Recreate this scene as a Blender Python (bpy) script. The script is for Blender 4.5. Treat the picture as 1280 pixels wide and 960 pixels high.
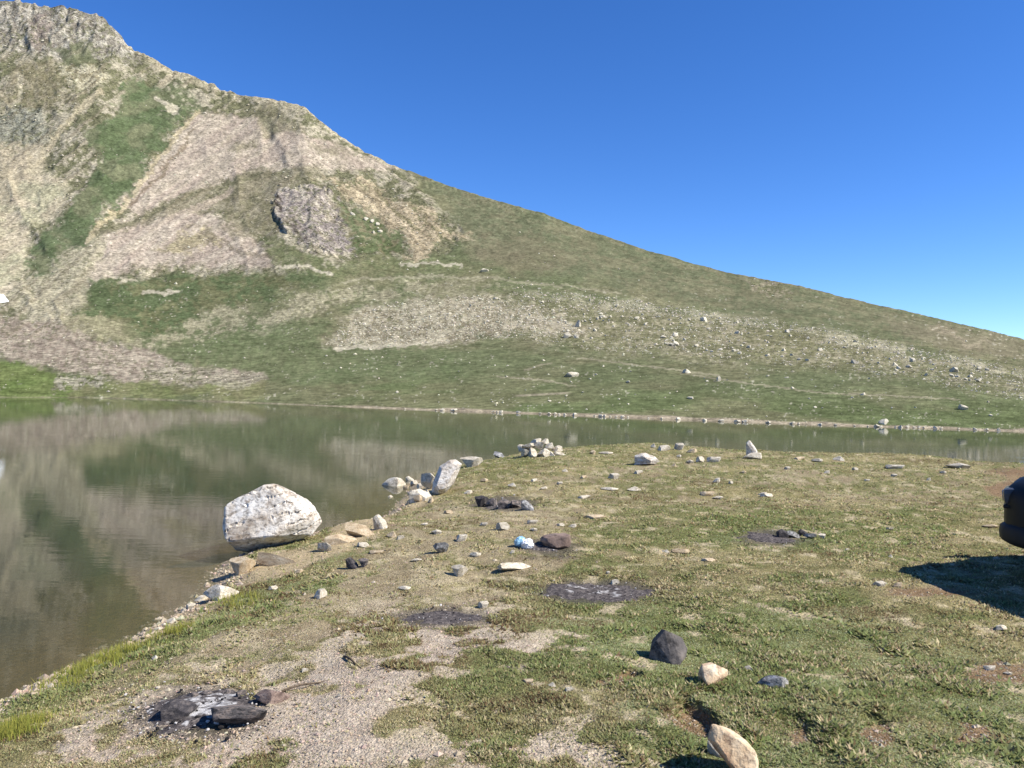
import bpy, bmesh, math, random
import numpy as np
from mathutils import Matrix, Vector

random.seed(7)
rng = np.random.default_rng(7)
sc = bpy.context.scene
for o in list(bpy.data.objects):
    bpy.data.objects.remove(o)
COL = sc.collection

# ------------------------------------------------------------------ camera
FPX, CX, CY = 960.0, 640.0, 480.0          # focal length and centre in photo pixels
CAMZ, ROLL = 2.15, math.radians(1.15)
CR, SR = math.cos(ROLL), math.sin(ROLL)
cam_d = bpy.data.cameras.new('camera')
cam_d.sensor_width = 36.0
cam_d.lens = 36.0 * FPX / 1280.0
cam_d.clip_start = 0.05
cam_d.clip_end = 8000
cam = bpy.data.objects.new('camera', cam_d)
COL.objects.link(cam)
cam.matrix_world = Matrix(((CR, -SR, 0, 0), (0, 0, -1, 0), (SR, CR, 0, CAMZ), (0, 0, 0, 1)))
sc.camera = cam

# ------------------------------------------------------------------ light
SUN_EL = math.radians(44)
SUN_DIR = Vector((0.95, -0.30, 0)).normalized()      # horizontal direction towards the sun
SUN_VEC = Vector((SUN_DIR.x * math.cos(SUN_EL), SUN_DIR.y * math.cos(SUN_EL), math.sin(SUN_EL)))
w = bpy.data.worlds.new('World')
sc.world = w
w.use_nodes = True
wn = w.node_tree.nodes
wl = w.node_tree.links
sky = wn.new('ShaderNodeTexSky')
sky.sky_type = 'NISHITA'
sky.sun_disc = False
sky.sun_elevation = SUN_EL
sky.sun_rotation = math.atan2(SUN_DIR.x, SUN_DIR.y)
sky.altitude = 2800
sky.air_density = 1.0
sky.dust_density = 0.2
sky.ozone_density = 4.0
hs = wn.new('ShaderNodeHueSaturation')
hs.inputs['Saturation'].default_value = 1.24
hs.inputs['Hue'].default_value = 0.510
wl.new(sky.outputs[0], hs.inputs['Color'])
wl.new(hs.outputs[0], wn['Background'].inputs[0])
wn['Background'].inputs[1].default_value = 0.130
sd_ = bpy.data.lights.new('sun', 'SUN')
sd_.energy = 5.0
sd_.angle = math.radians(0.53)
sd_.color = (1.0, 0.955, 0.875)
sun = bpy.data.objects.new('sun', sd_)
COL.objects.link(sun)
sun.rotation_euler = SUN_VEC.to_track_quat('Z', 'Y').to_euler()
sun.location = (40, -20, 60)
vs = sc.view_settings
vs.view_transform = 'Standard'
vs.look = 'None'
vs.gamma = 1.0
vs.exposure = 0.72
vs.use_curve_mapping = False

# ------------------------------------------------------------------ numeric helpers
def lin(c, k=0.84):
    c = np.asarray(c, float) / 255.0
    return np.where(c <= 0.04045, c / 12.92, ((c + 0.055) / 1.055) ** 2.4) * k

def _hash(i, j, k):
    h = (i.astype(np.int64) * 374761393 + j.astype(np.int64) * 668265263 + k * 1274126177) & 0xFFFFFFFF
    h = ((h ^ (h >> 13)) * 1274126177) & 0xFFFFFFFF
    h = ((h ^ (h >> 16)) * 2246822519) & 0xFFFFFFFF
    return ((h ^ (h >> 15)) & 0xFFFFFF) / float(0xFFFFFF)

def vn(x, y, seed=0):
    """2-D value noise 0..1"""
    xi = np.floor(x); yi = np.floor(y)
    fx = x - xi; fy = y - yi
    fx = fx * fx * fx * (fx * (fx * 6 - 15) + 10); fy = fy * fy * fy * (fy * (fy * 6 - 15) + 10)
    a = _hash(xi, yi, seed); b = _hash(xi + 1, yi, seed)
    c = _hash(xi, yi + 1, seed); d = _hash(xi + 1, yi + 1, seed)
    return (a * (1 - fx) + b * fx) * (1 - fy) + (c * (1 - fx) + d * fx) * fy

def fbm(x, y, octs=4, seed=0, gain=0.5):
    s = 0.0; a = 1.0; t = 0.0
    for o in range(octs):
        ca, sa = math.cos(o * 1.3 + .4), math.sin(o * 1.3 + .4)
        s = s + a * vn((x * ca - y * sa) * 2.03 ** o + 17.3 * o, (x * sa + y * ca) * 2.03 ** o - 9.1 * o, seed + o * 31)
        t += a; a *= gain
    return s / t

def ridged(x, y, octs=4, seed=0):
    s = 0.0; a = 1.0; t = 0.0
    for o in range(octs):
        ca, sa = math.cos(o * 1.1 + .7), math.sin(o * 1.1 + .7)
        n = vn((x * ca - y * sa) * 2.1 ** o + 5.7 * o, (x * sa + y * ca) * 2.1 ** o + 3.1 * o, seed + o * 57)
        s = s + a * (1 - np.abs(2 * n - 1)); t += a; a *= 0.5
    return s / t

def sstep(a, b, x):
    t = np.clip((x - a) / (b - a), 0, 1)
    return t * t * (3 - 2 * t)

def poly_sd(px, py, poly):
    """signed distance, positive inside"""
    P = np.asarray(poly, float); n = len(P)
    d2 = np.full(px.shape, 1e18); inside = np.zeros(px.shape, bool)
    for i in range(n):
        ax, ay = P[i]; bx, by = P[(i + 1) % n]
        ex, ey = bx - ax, by - ay
        L = ex * ex + ey * ey + 1e-12
        t = np.clip(((px - ax) * ex + (py - ay) * ey) / L, 0, 1)
        d2 = np.minimum(d2, (px - ax - t * ex) ** 2 + (py - ay - t * ey) ** 2)
        if abs(ey) > 1e-12:
            inside ^= ((ay > py) != (by > py)) & (px < ex * (py - ay) / ey + ax)
    d = np.sqrt(d2)
    return np.where(inside, d, -d)

def pdir(u, v):
    x = (np.asarray(u, float) - CX) / FPX; y = -(np.asarray(v, float) - CY) / FPX
    return x * CR - y * SR, x * SR + y * CR              # X and Z per metre of depth Y

def project(X, Y, Z):
    Yc = np.maximum(Y, 0.05)
    a = X / Yc; b = (Z - CAMZ) / Yc
    x = a * CR + b * SR; y = -a * SR + b * CR
    return CX + x * FPX, CY - y * FPX

def at_z(u, v, z):
    a, b = pdir(u, v)
    d = (z - CAMZ) / b
    return a * d, d

def new_mesh(name, verts, faces, smooth=True, cols=None, floats=None):
    me = bpy.data.meshes.new(name)
    V = np.ascontiguousarray(verts, np.float32); F = np.ascontiguousarray(faces, np.int32)
    k = F.shape[1]
    me.vertices.add(len(V)); me.vertices.foreach_set('co', V.ravel())
    me.loops.add(F.size); me.loops.foreach_set('vertex_index', F.ravel())
    me.polygons.add(len(F))
    me.polygons.foreach_set('loop_start', np.arange(0, F.size, k, dtype=np.int32))
    me.polygons.foreach_set('use_smooth', np.full(len(F), smooth, bool))
    me.update(calc_edges=True)
    for nm, c in (cols or {}).items():
        at = me.attributes.new(nm, 'FLOAT_COLOR', 'POINT')
        cc = np.ones((len(V), 4), np.float32); cc[:, :3] = c
        at.data.foreach_set('color', cc.ravel())
    for nm, c in (floats or {}).items():
        at = me.attributes.new(nm, 'FLOAT', 'POINT')
        at.data.foreach_set('value', np.ascontiguousarray(c, np.float32))
    return me

def add(name, me, mat=None, parent=None, label=None, cat=None, group=None, kind=None, loc=None):
    o = bpy.data.objects.new(name, me)
    COL.objects.link(o)
    if mat is not None and me is not None and not me.materials:
        me.materials.append(mat)
    if parent: o.parent = parent
    if label: o['label'] = label
    if cat: o['category'] = cat
    if group: o['group'] = group
    if kind: o['kind'] = kind
    if loc is not None: o.location = loc
    return o

def grid_faces(nr, nc):
    i = np.arange(nr - 1)[:, None] * nc + np.arange(nc - 1)[None, :]
    i = i.ravel()
    return np.stack([i, i + 1, i + 1 + nc, i + nc], 1)

# ------------------------------------------------------------------ materials
def mat(name):
    m = bpy.data.materials.new(name)
    m.use_nodes = True
    nt = m.node_tree
    b = nt.nodes['Principled BSDF']
    return m, nt, b

def N(nt, kind, **kw):
    n = nt.nodes.new(kind)
    for k, v in kw.items():
        if k.startswith('_'):
            setattr(n, k[1:], v)
        else:
            n.inputs[k.replace('__', ' ')].default_value = v
    return n

def ramp(nt, src, stops):
    r = nt.nodes.new('ShaderNodeValToRGB')
    e = r.color_ramp.elements
    while len(e) > len(stops): e.remove(e[-1])
    while len(e) < len(stops): e.new(0.5)
    for el, (p, c) in zip(e, stops):
        el.position = p
        el.color = (c[0], c[1], c[2], 1) if hasattr(c, '__len__') else (c, c, c, 1)
    nt.links.new(src, r.inputs[0])
    return r.outputs[0]

def mix(nt, f, a, b, blend='MIX'):
    m = nt.nodes.new('ShaderNodeMix'); m.data_type = 'RGBA'; m.blend_type = blend
    for s, v in ((0, f), (6, a), (7, b)):
        if hasattr(v, 'is_linked'): nt.links.new(v, m.inputs[s])
        elif hasattr(v, '__len__'): m.inputs[s].default_value = (*v[:3], 1)
        else: m.inputs[s].default_value = v
    return m.outputs[2]

def math_n(nt, op, a, b=0.0, c=None):
    m = nt.nodes.new('ShaderNodeMath'); m.operation = op
    for i, v in enumerate((a, b) if c is None else (a, b, c)):
        if hasattr(v, 'is_linked'): nt.links.new(v, m.inputs[i])
        else: m.inputs[i].default_value = v
    return m.outputs[0]

def rock_mat(name, stops, scale=2.2, detail_bump=0.35, lichen=None, rough=0.9, streak=1.0):
    """mottled stone: colour ramp over noise, darker crevices, optional lichen spots"""
    m, nt, b = mat(name)
    tc = N(nt, 'ShaderNodeTexCoord'); oi = N(nt, 'ShaderNodeObjectInfo')
    off = N(nt, 'ShaderNodeVectorMath', _operation='MULTIPLY_ADD')
    cmb = N(nt, 'ShaderNodeCombineXYZ')
    for i in range(3): nt.links.new(oi.outputs['Random'], cmb.inputs[i])
    nt.links.new(cmb.outputs[0], off.inputs[0])
    off.inputs[1].default_value = (37, 53, 71)
    mp = N(nt, 'ShaderNodeMapping'); mp.inputs['Scale'].default_value = (1, 1, streak)
    nt.links.new(tc.outputs['Object'], mp.inputs[0])
    nt.links.new(mp.outputs[0], off.inputs[2])
    n1 = N(nt, 'ShaderNodeTexNoise', Scale=scale, Detail=8.0, Roughness=0.65)
    n2 = N(nt, 'ShaderNodeTexNoise', Scale=scale * 6, Detail=6.0, Roughness=0.7)
    for n in (n1, n2): nt.links.new(off.outputs[0], n.inputs['Vector'])
    c = ramp(nt, n1.outputs[0], stops)
    c = mix(nt, ramp(nt, n2.outputs[0], [(.38, .7), (.5, 0.0)]), c, [v * 0.35 for v in stops[0][1]])
    if lichen is not None:
        v = N(nt, 'ShaderNodeTexNoise', Scale=scale * 3.1, Detail=5.0, Roughness=0.6)
        nt.links.new(off.outputs[0], v.inputs['Vector'])
        c = mix(nt, ramp(nt, v.outputs[0], [(.56, 0.0), (.66, 0.75)]), c, lichen)
    hsv = N(nt, 'ShaderNodeHueSaturation')
    nt.links.new(math_n(nt, 'MULTIPLY_ADD', oi.outputs['Random'], 0.3, 0.85), hsv.inputs['Value'])
    nt.links.new(c, hsv.inputs['Color'])
    nt.links.new(hsv.outputs[0], b.inputs['Base Color'])
    b.inputs['Roughness'].default_value = rough
    b.inputs['Specular IOR Level'].default_value = 0.25
    bp = N(nt, 'ShaderNodeBump', Strength=detail_bump, Distance=0.03)
    nt.links.new(n2.outputs[0], bp.inputs['Height'])
    nt.links.new(bp.outputs[0], b.inputs['Normal'])
    return m

M_PALE = rock_mat('pale_rock', [(.32, lin((156, 144, 122))), (.47, lin((208, 196, 172))), (.64, lin((232, 222, 202)))],
                  lichen=lin((120, 112, 100)))
M_WHITE = rock_mat('whitish_rock', [(.34, lin((160, 144, 124))), (.46, lin((218, 206, 188))), (.6, lin((240, 234, 222)))],
                   scale=2.6, detail_bump=0.6, lichen=lin((142, 122, 102)), streak=1.6)
M_TAN = rock_mat('tan_rock', [(.34, lin((180, 130, 98))), (.47, lin((222, 190, 150))), (.62, lin((240, 222, 190)))], lichen=lin((196, 146, 116)))
M_EARTH = rock_mat('ochre_rock', [(.3, lin((156, 132, 102))), (.47, lin((198, 176, 142))), (.66, lin((220, 204, 174)))])
M_BLACK = rock_mat('charred_rock', [(.3, lin((38, 36, 38))), (.5, lin((72, 68, 68))), (.72, lin((126, 116, 108)))], detail_bump=0.3)
M_DARK = rock_mat('dark_rock', [(.34, lin((50, 48, 50))), (.47, lin((86, 82, 80))), (.64, lin((142, 132, 122)))], scale=3.0, detail_bump=0.3)
M_SOOT = rock_mat('soot_grey_rock', [(.36, lin((56, 54, 52))), (.48, lin((104, 98, 94))), (.62, lin((150, 134, 122)))], detail_bump=0.25)
M_BROWN = rock_mat('brown_rock', [(.3, lin((98, 82, 74))), (.5, lin((138, 118, 106))), (.7, lin((170, 150, 134)))], detail_bump=0.3)
M_GREY = rock_mat('grey_rock', [(.3, lin((96, 96, 96))), (.48, lin((136, 134, 130))), (.62, lin((206, 202, 196)))], detail_bump=0.3)
M_FAR = rock_mat('far_boulder_rock', [(.3, lin((178, 168, 144))), (.5, lin((208, 198, 174))), (.7, lin((228, 220, 200)))], scale=1.4)

def leaf_mat(name, attr, trans=0.4, rough=0.75):
    m, nt, b = mat(name)
    a = N(nt, 'ShaderNodeAttribute', _attribute_name=attr)
    nt.links.new(a.outputs['Color'], b.inputs['Base Color'])
    b.inputs['Roughness'].default_value = rough
    b.inputs['Specular IOR Level'].default_value = 0.15
    ge = N(nt, 'ShaderNodeNewGeometry'); vm = N(nt, 'ShaderNodeVectorMath', _operation='MULTIPLY_ADD')
    nt.links.new(ge.outputs['Normal'], vm.inputs[0]); vm.inputs[1].default_value = (.55, .55, .55); vm.inputs[2].default_value = (0, 0, .75)
    vn_ = N(nt, 'ShaderNodeVectorMath', _operation='NORMALIZE'); nt.links.new(vm.outputs[0], vn_.inputs[0])
    nt.links.new(vn_.outputs[0], b.inputs['Normal'])
    t = N(nt, 'ShaderNodeBsdfTranslucent')
    nt.links.new(a.outputs['Color'], t.inputs['Color'])
    ms = N(nt, 'ShaderNodeMixShader'); ms.inputs[0].default_value = trans
    nt.links.new(b.outputs[0], ms.inputs[1]); nt.links.new(t.outputs[0], ms.inputs[2])
    nt.links.new(ms.outputs[0], nt.nodes['Material Output'].inputs[0])
    return m

def attr_stone_mat(name, attr):
    m, nt, b = mat(name)
    a = N(nt, 'ShaderNodeAttribute', _attribute_name=attr)
    tc = N(nt, 'ShaderNodeTexCoord')
    n = N(nt, 'ShaderNodeTexNoise', Scale=40.0, Detail=4.0)
    nt.links.new(tc.outputs['Object'], n.inputs['Vector'])
    c = mix(nt, 1.0, a.outputs['Color'], ramp(nt, n.outputs[0], [(.3, .7), (.7, 1.0)]), 'MULTIPLY')
    nt.links.new(c, b.inputs['Base Color'])
    b.inputs['Roughness'].default_value = 0.9
    b.inputs['Specular IOR Level'].default_value = 0.2
    return m

# ------------------------------------------------------------------ mountain
RIDGE = [(-900, 150), (-600, 70), (-300, 15), (-100, -8), (0, -1), (40, 3), (90, 10), (128, 21), (146, 38), (160, 54), (182, 70), (220, 89), (262, 103),
         (300, 117), (350, 127), (383, 134), (405, 155), (430, 172), (460, 192), (490, 207), (520, 216), (560, 232),
         (600, 244), (640, 256), (680, 267), (715, 281), (760, 296), (800, 310), (850, 324), (900, 338), (950, 348),
         (1000, 357), (1050, 370), (1100, 382), (1150, 393), (1200, 405), (1240, 414), (1280, 424), (1500, 462), (2000, 486), (2400, 500)]
SHORE = [(-900, 478), (-600, 484), (-200, 494), (0, 497), (100, 497), (200, 500), (320, 504), (440, 509), (560, 514), (680, 518), (800, 523),
         (900, 527), (1000, 530.5), (1100, 534), (1200, 537), (1280, 540), (1500, 546), (2000, 558), (2400, 568)]
rp = np.array(RIDGE, float); sp = np.array(SHORE, float)
def ridge_y(u): return np.interp(u, rp[:, 0], rp[:, 1])
def shore_y(u): return np.interp(u, sp[:, 0], sp[:, 1])
def shore_d(u, v):
    a, b = pdir(u, v); return -CAMZ / b
KEYS = {-900: [(450, 105), (340, 190), (150, 360)],
        0: [(450, 95), (400, 140), (340, 190), (200, 275), (-1, 400)],
        300: [(460, 95), (430, 130), (335, 200), (230, 280), (117, 370)],
        600: [(470, 80), (430, 110), (370, 160), (330, 200), (244, 300)],
        950: [(490, 62), (440, 95), (400, 135), (348, 220)],
        1280: [(500, 54), (460, 85), (424, 160)],
        2400: [(535, 54), (500, 140)]}
SG = np.linspace(0, 1, 201)
ku = sorted(KEYS); kd = []
for u in ku:
    yw = shore_y(u); yr = ridge_y(u)
    pts = [(yw, float(shore_d(u, yw)))] + KEYS[u]
    s = np.array([(yw - p[0]) / (yw - yr) for p in pts]); d = np.log([p[1] for p in pts])
    c = np.interp(SG, s, d)
    k = np.ones(21) / 21; pad = np.concatenate([2 * c[0] - c[10:0:-1], c, 2 * c[-1] - c[-2:-12:-1]])
    c2 = np.convolve(pad, k, 'valid'); c2 += np.interp(SG, [0, 1], [c[0] - c2[0], c[-1] - c2[-1]])
    kd.append(c2)
kd = np.array(kd)

def soft(u, v, poly, feather):
    P = np.array(poly, float)
    out = np.zeros(u.shape)
    m = (u > P[:, 0].min() - feather) & (u < P[:, 0].max() + feather) & (v > P[:, 1].min() - feather) & (v < P[:, 1].max() + feather)
    if m.any(): out[m] = sstep(-feather, feather, poly_sd(u[m], v[m], poly))
    return out

uc = np.unique(np.concatenate([np.linspace(-900, -60, 40), np.linspace(-60, 1340, 940), np.linspace(1340, 2400, 40)]))
NSR = 430
s_main = np.linspace(0, 1, NSR)
Um, Sm = np.meshgrid(uc, s_main)
sw = shore_y(uc); rw = ridge_y(uc); rn = (fbm(uc / 22, uc * 0, 4, 5) - .5) * np.interp(uc, [0, 170, 420, 560, 1280], [10, 9, 7, 2.2, 1.6]) \
     + (vn(uc / 4.0, uc * 0, 12) - .5) * np.interp(uc, [0, 420, 560], [4, 3, 0.8])
kx_ = np.arange(-90, 91); kg = np.exp(-(kx_ / 42.0) ** 2); kg /= kg.sum()
full = np.arange(-1200, 2701); rsm = np.interp(uc, full[90:-90], np.convolve(ridge_y(full), kg, 'valid'))
kh = np.exp(-(kx_ / 16.0) ** 2); kh /= kh.sum(); rs2 = np.interp(uc, full[90:-90], np.convolve(ridge_y(full), kh, 'valid'))
Vm = sw[None, :] + (rsm - sw)[None, :] * Sm + (rs2 - rsm)[None, :] * sstep(.45, 1, Sm) + (rw - rs2)[None, :] * sstep(.9, 1, Sm) + rn[None, :] * sstep(.93, 1, Sm)
ug = np.arange(-1300, 2801, 5.0)
kg_ = np.array([np.interp(ug, ku, kd[:, i]) for i in range(kd.shape[1])]).T
gk = np.exp(-(np.arange(-80, 81) * 5 / 130.0) ** 2); gk /= gk.sum()
kg_ = np.array([np.convolve(np.pad(kg_[:, i], 80, mode='edge'), gk, 'valid') for i in range(kg_.shape[1])]).T
def dist_of(U, S):
    ui = np.clip((U - ug[0]) / 5.0, 0, len(ug) - 1.001); u0 = ui.astype(int); t = ui - u0
    si = np.clip(S * 200, 0, 199.999); s0 = si.astype(int); fs = si - s0
    a = kg_[u0, s0] * (1 - fs) + kg_[u0, s0 + 1] * fs
    b = kg_[u0 + 1, s0] * (1 - fs) + kg_[u0 + 1, s0 + 1] * fs
    return np.exp(a * (1 - t) + b * t)
Dm = dist_of(Um, Sm)
# exact shoreline depth
dw = shore_d(uc, sw)
Dm *= 1 + (dw / Dm[0] - 1)[None, :] * np.exp(-Sm * 12)

# class masks in (u, v)
wu = Um + (fbm(Um / 34, Vm / 24, 4, 3) - .5) * 34 + (fbm(Um / 9, Vm / 8, 3, 9) - .5) * 17 + (vn(Um / 2.6, Vm / 2.2, 13) - .5) * 9
wv = Vm + (fbm(Um / 34, Vm / 24, 4, 71) - .5) * 24 + (fbm(Um / 9, Vm / 8, 3, 77) - .5) * 13 + (vn(Um / 2.6, Vm / 2.2, 81) - .5) * 7
su = Um + (fbm(Um / 40, Vm / 40, 3, 23) - .5) * 16 + (fbm(Um / 6, Vm / 5, 2, 24) - .5) * 14
sv = Vm + (fbm(Um / 40, Vm / 40, 3, 29) - .5) * 12 + (fbm(Um / 6, Vm / 5, 2, 30) - .5) * 10
A1, B1 = pdir(Um, Vm)
Xb, Yb, Zb = A1 * Dm, Dm, CAMZ + B1 * Dm

lowm = sstep(560, 620, Um + (Vm - 330) * 1.6)      # the gentle lower slopes: world-space patches
fine = fbm(Um / 5, Vm / 4, 3, 41)
med = fbm(Um / 22, Vm / 14, 4, 43) * (1 - lowm) + fbm(Xb / 6, Yb / 9, 4, 43) * lowm
big = fbm(Um / 90, Vm / 50, 4, 47) * (1 - lowm) + fbm(Xb / 22, Yb / 30, 4, 47) * lowm
# downslope streaks, leaning the way the screes run
stA = fbm((Um + 1.25 * Vm) / 9, (Vm - .4 * Um) / 55, 4, 51)
stB = fbm((Um - 1.5 * Vm) / 10, (Vm + .4 * Um) / 60, 4, 53)
tb = sstep(340, 420, Um)
stk = stA * (1 - tb) + stB * tb
col = np.zeros(Um.shape + (3,))
rocky = np.zeros(Um.shape)
def paint(mask, c, c2=None, n=None, rk=None):
    global col, rocky
    c = lin(c)
    cc = c if c2 is None else c + (lin(c2) - c) * n[..., None]
    col = col * (1 - mask[..., None]) + cc * mask[..., None]
    if rk is not None: rocky[:] = rocky * (1 - mask) + rk * mask
ones = np.ones(Um.shape)
paint(ones, (102, 108, 68), (120, 116, 78), sstep(.36, .62, med * .4 + big * .6), 0.12)
# greener foot of the slope near the water
paint(sstep(60, 12, sw[None, :] - Vm) * .75 * sstep(300, 520, Um), (98, 110, 60), (114, 114, 72), sstep(.4, .6, med), .1)
# deep green shoulder of the right-hand ridge
paint(.8 * soft(wu, wv, [(500, 205), (700, 270), (1000, 352), (1290, 420), (1290, 436), (1120, 425), (960, 400), (820, 372), (690, 338), (590, 322), (560, 260)], 14), (100, 104, 70), (116, 112, 78), sstep(.38, .62, med * .5 + fine * .5), 0.02)
paint(.75 * soft(wu, wv, [(1090, 395), (1180, 402), (1280, 425), (1290, 450), (1180, 440)], 10), (118, 108, 78), (132, 122, 92), fine, .05)
paint(.8 * soft(wu, wv, [(925, 344), (980, 352), (1000, 368), (985, 378), (940, 362)], 5), (146, 134, 108), (112, 110, 78), sstep(.45, .6, fine), .5)
paint(.7 * soft(wu, wv, [(1160, 402), (1185, 408), (1240, 432), (1225, 432), (1170, 412)], 4), (150, 136, 108), None, None, .3)
paint(.5 * soft(wu, wv, [(600, 295), (660, 300), (720, 330), (640, 336), (590, 320)], 10), (124, 112, 80))
# stony band that crosses the hillside
band = soft(wu, wv, [(560, 372), (680, 366), (800, 380), (900, 396), (1010, 412), (1130, 440), (1290, 466), (1290, 500), (1150, 470), (1010, 462), (880, 446), (740, 440), (640, 425), (560, 410)], 12)
paint(.75 * band, (122, 118, 84), (156, 146, 116), sstep(.46, .62, fine * .6 + med * .4), .55)
topl = np.exp(-((Vm - np.interp(Um, [600, 700, 790, 900, 1000, 1100, 1200, 1290], [362, 372, 382, 397, 412, 431, 452, 470])) / 5.5) ** 2) * sstep(640, 760, Um)
paint(np.clip(topl * (sstep(.3, .62, fine) + .2) * sstep(.36, .6, fbm(Um / 34, Vm / 14, 3, 161)), 0, .7), (172, 164, 134), None, None, .7)
# bench of pale scree below the crag
paint(.85 * soft(wu, wv, [(405, 432), (430, 404), (480, 380), (560, 370), (640, 376), (700, 396), (730, 416), (690, 420), (600, 418), (560, 428), (470, 434)], 7), (146, 134, 108), (182, 170, 142), sstep(.36, .64, fine), .6)
for pl in ([(300, 412), (400, 364), (520, 352), (640, 362), (520, 366), (420, 384), (340, 416)],
           [(150, 434), (225, 402), (300, 382), (320, 387), (250, 412), (180, 440)],
           [(210, 420), (300, 396), (420, 372), (450, 378), (330, 408), (240, 432)]):
    paint(.8 * soft(wu, wv, pl, 4) * sstep(.38, .56, fine * .5 + med * .5), (170, 160, 128), (150, 142, 110), fine, .5)
# lower left green patch
paint(.92 * soft(wu, wv, [(104, 350), (125, 340), (180, 334), (310, 336), (330, 346), (425, 346), (350, 366), (270, 390), (235, 400), (200, 416), (140, 402), (95, 394), (108, 372)], 5), (85, 98, 58), (106, 106, 66), sstep(.44, .64, med * .6 + fine * .4), .15)
paint(.8 * soft(wu, wv, [(220, 440), (300, 410), (420, 398), (400, 430), (560, 436), (600, 470), (420, 478), (330, 470), (260, 456)], 8), (92, 106, 60), (110, 114, 74), fine, .1)
# upper mountain: mixed stone and thin turf
up = soft(su, sv, [(-960, 60), (-300, -60), (170, -60), (430, 90), (498, 206), (575, 292), (560, 318), (440, 332), (340, 342), (110, 348), (90, 396), (160, 438), (0, 420), (-960, 440)], 6)
mixn = sstep(.45, .55, med * .4 + fine * .3 + stk * .3)
paint(up, (108, 106, 78), (164, 154, 130), mixn, .6)
paint(.9 * soft(wu, wv, [(-900, 140), (-300, -30), (-10, -20), (90, -5), (135, 10), (172, 60), (170, 76), (110, 66), (80, 72), (30, 66), (-100, 74), (-900, 200)], 7), (130, 122, 110), (176, 168, 152), sstep(.40, .60, fine * .5 + stk * .5), 1.0)
paint(.8 * soft(wu, wv, [(35, 24), (64, 16), (74, 55), (44, 68)], 4), (130, 116, 108), (152, 138, 124), stk, 1.0)
paint(.85 * soft(wu, wv, [(70, 52), (115, 56), (120, 80), (80, 76)], 4), (92, 98, 66), (116, 116, 80), fine, .3)
paint(.85 * soft(wu, wv, [(72, 82), (120, 78), (138, 104), (104, 118), (74, 100)], 5), (186, 176, 146), (140, 130, 100), sstep(.5, .62, fine), .8)
paint(.75 * soft(wu, wv, [(20, 78), (70, 82), (80, 110), (100, 130), (60, 138), (10, 130)], 8), (120, 112, 80), (142, 130, 102), fine, .5)
paint(.85 * soft(wu, wv, [(0, 138), (50, 136), (56, 172), (0, 182), (-50, 178), (-50, 144)], 5), (150, 148, 130), (118, 116, 100), stk, .9)
# scree fans
scr = (182, 166, 142); scr2 = (168, 150, 130)
paint(.95 * soft(su, sv, [(222, 168), (258, 138), (330, 150), (400, 172), (470, 200), (500, 208), (440, 216), (360, 208), (300, 222), (240, 240), (180, 268), (140, 262), (175, 225)], 5), scr2, scr, sstep(.3, .7, stk), .35)
paint(.95 * soft(su, sv, [(95, 350), (130, 290), (180, 270), (250, 262), (300, 280), (340, 322), (352, 334), (180, 334), (104, 350), (70, 352)], 6), (166, 148, 128), (186, 170, 146), sstep(.3, .7, stk), .35)
paint(.9 * soft(su, sv, [(35, 352), (110, 290), (140, 300), (110, 348), (108, 372), (92, 396), (40, 396), (0, 380), (0, 348)], 6), (178, 168, 136), (160, 150, 122), fine, .5)
paint(.9 * soft(su, sv, [(-50, 200), (40, 190), (62, 215), (88, 236), (80, 262), (40, 285), (34, 344), (0, 380), (-100, 380)], 6), (176, 168, 132), (190, 174, 142), sstep(.3, .7, med), .4)
paint(.7 * soft(wu, wv, [(-30, 170), (55, 180), (46, 225), (20, 250), (-30, 250)], 8), (166, 150, 118), (184, 168, 138), fine, .4)
paint(.8 * soft(wu, wv, [(70, 392), (130, 400), (165, 430), (120, 426), (70, 412)], 4), (160, 154, 112), (146, 136, 104), fine, .4)
# green tongue between the screes
paint(.94 * soft(wu, wv, [(160, 98), (206, 112), (252, 126), (236, 144), (206, 178), (180, 218), (150, 250), (128, 282), (92, 312), (66, 340), (44, 342), (34, 330), (40, 300), (88, 270), (108, 228), (126, 200), (110, 176), (140, 146)], 5), (86, 100, 60), (104, 108, 70), sstep(.42, .66, med), .12)
paint(.7 * soft(wu, wv, [(210, 100), (250, 112), (262, 138), (214, 148)], 6), (96, 102, 70), (160, 152, 124), sstep(.56, .66, fine), .4)
for pl in ([(180, 262), (250, 240), (300, 228), (330, 232), (270, 262), (170, 284), (130, 290)], [(330, 208), (400, 214), (420, 226), (330, 236), (250, 232)],
           [(270, 246), (330, 232), (345, 262), (340, 290), (300, 300), (280, 268)], [(286, 172), (330, 176), (320, 194), (280, 192)], [(300, 130), (350, 138), (380, 165), (340, 168)],
           [(388, 176), (440, 200), (400, 196)]):
    paint(.72 * soft(wu, wv, pl, 5), (116, 110, 80), (136, 126, 98), fine, .35)
paint(.85 * soft(wu, wv, [(196, 312), (240, 288), (272, 286), (280, 306), (230, 322)], 5), (166, 152, 112), (132, 120, 90), sstep(.46, .6, fine), .4)
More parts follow.
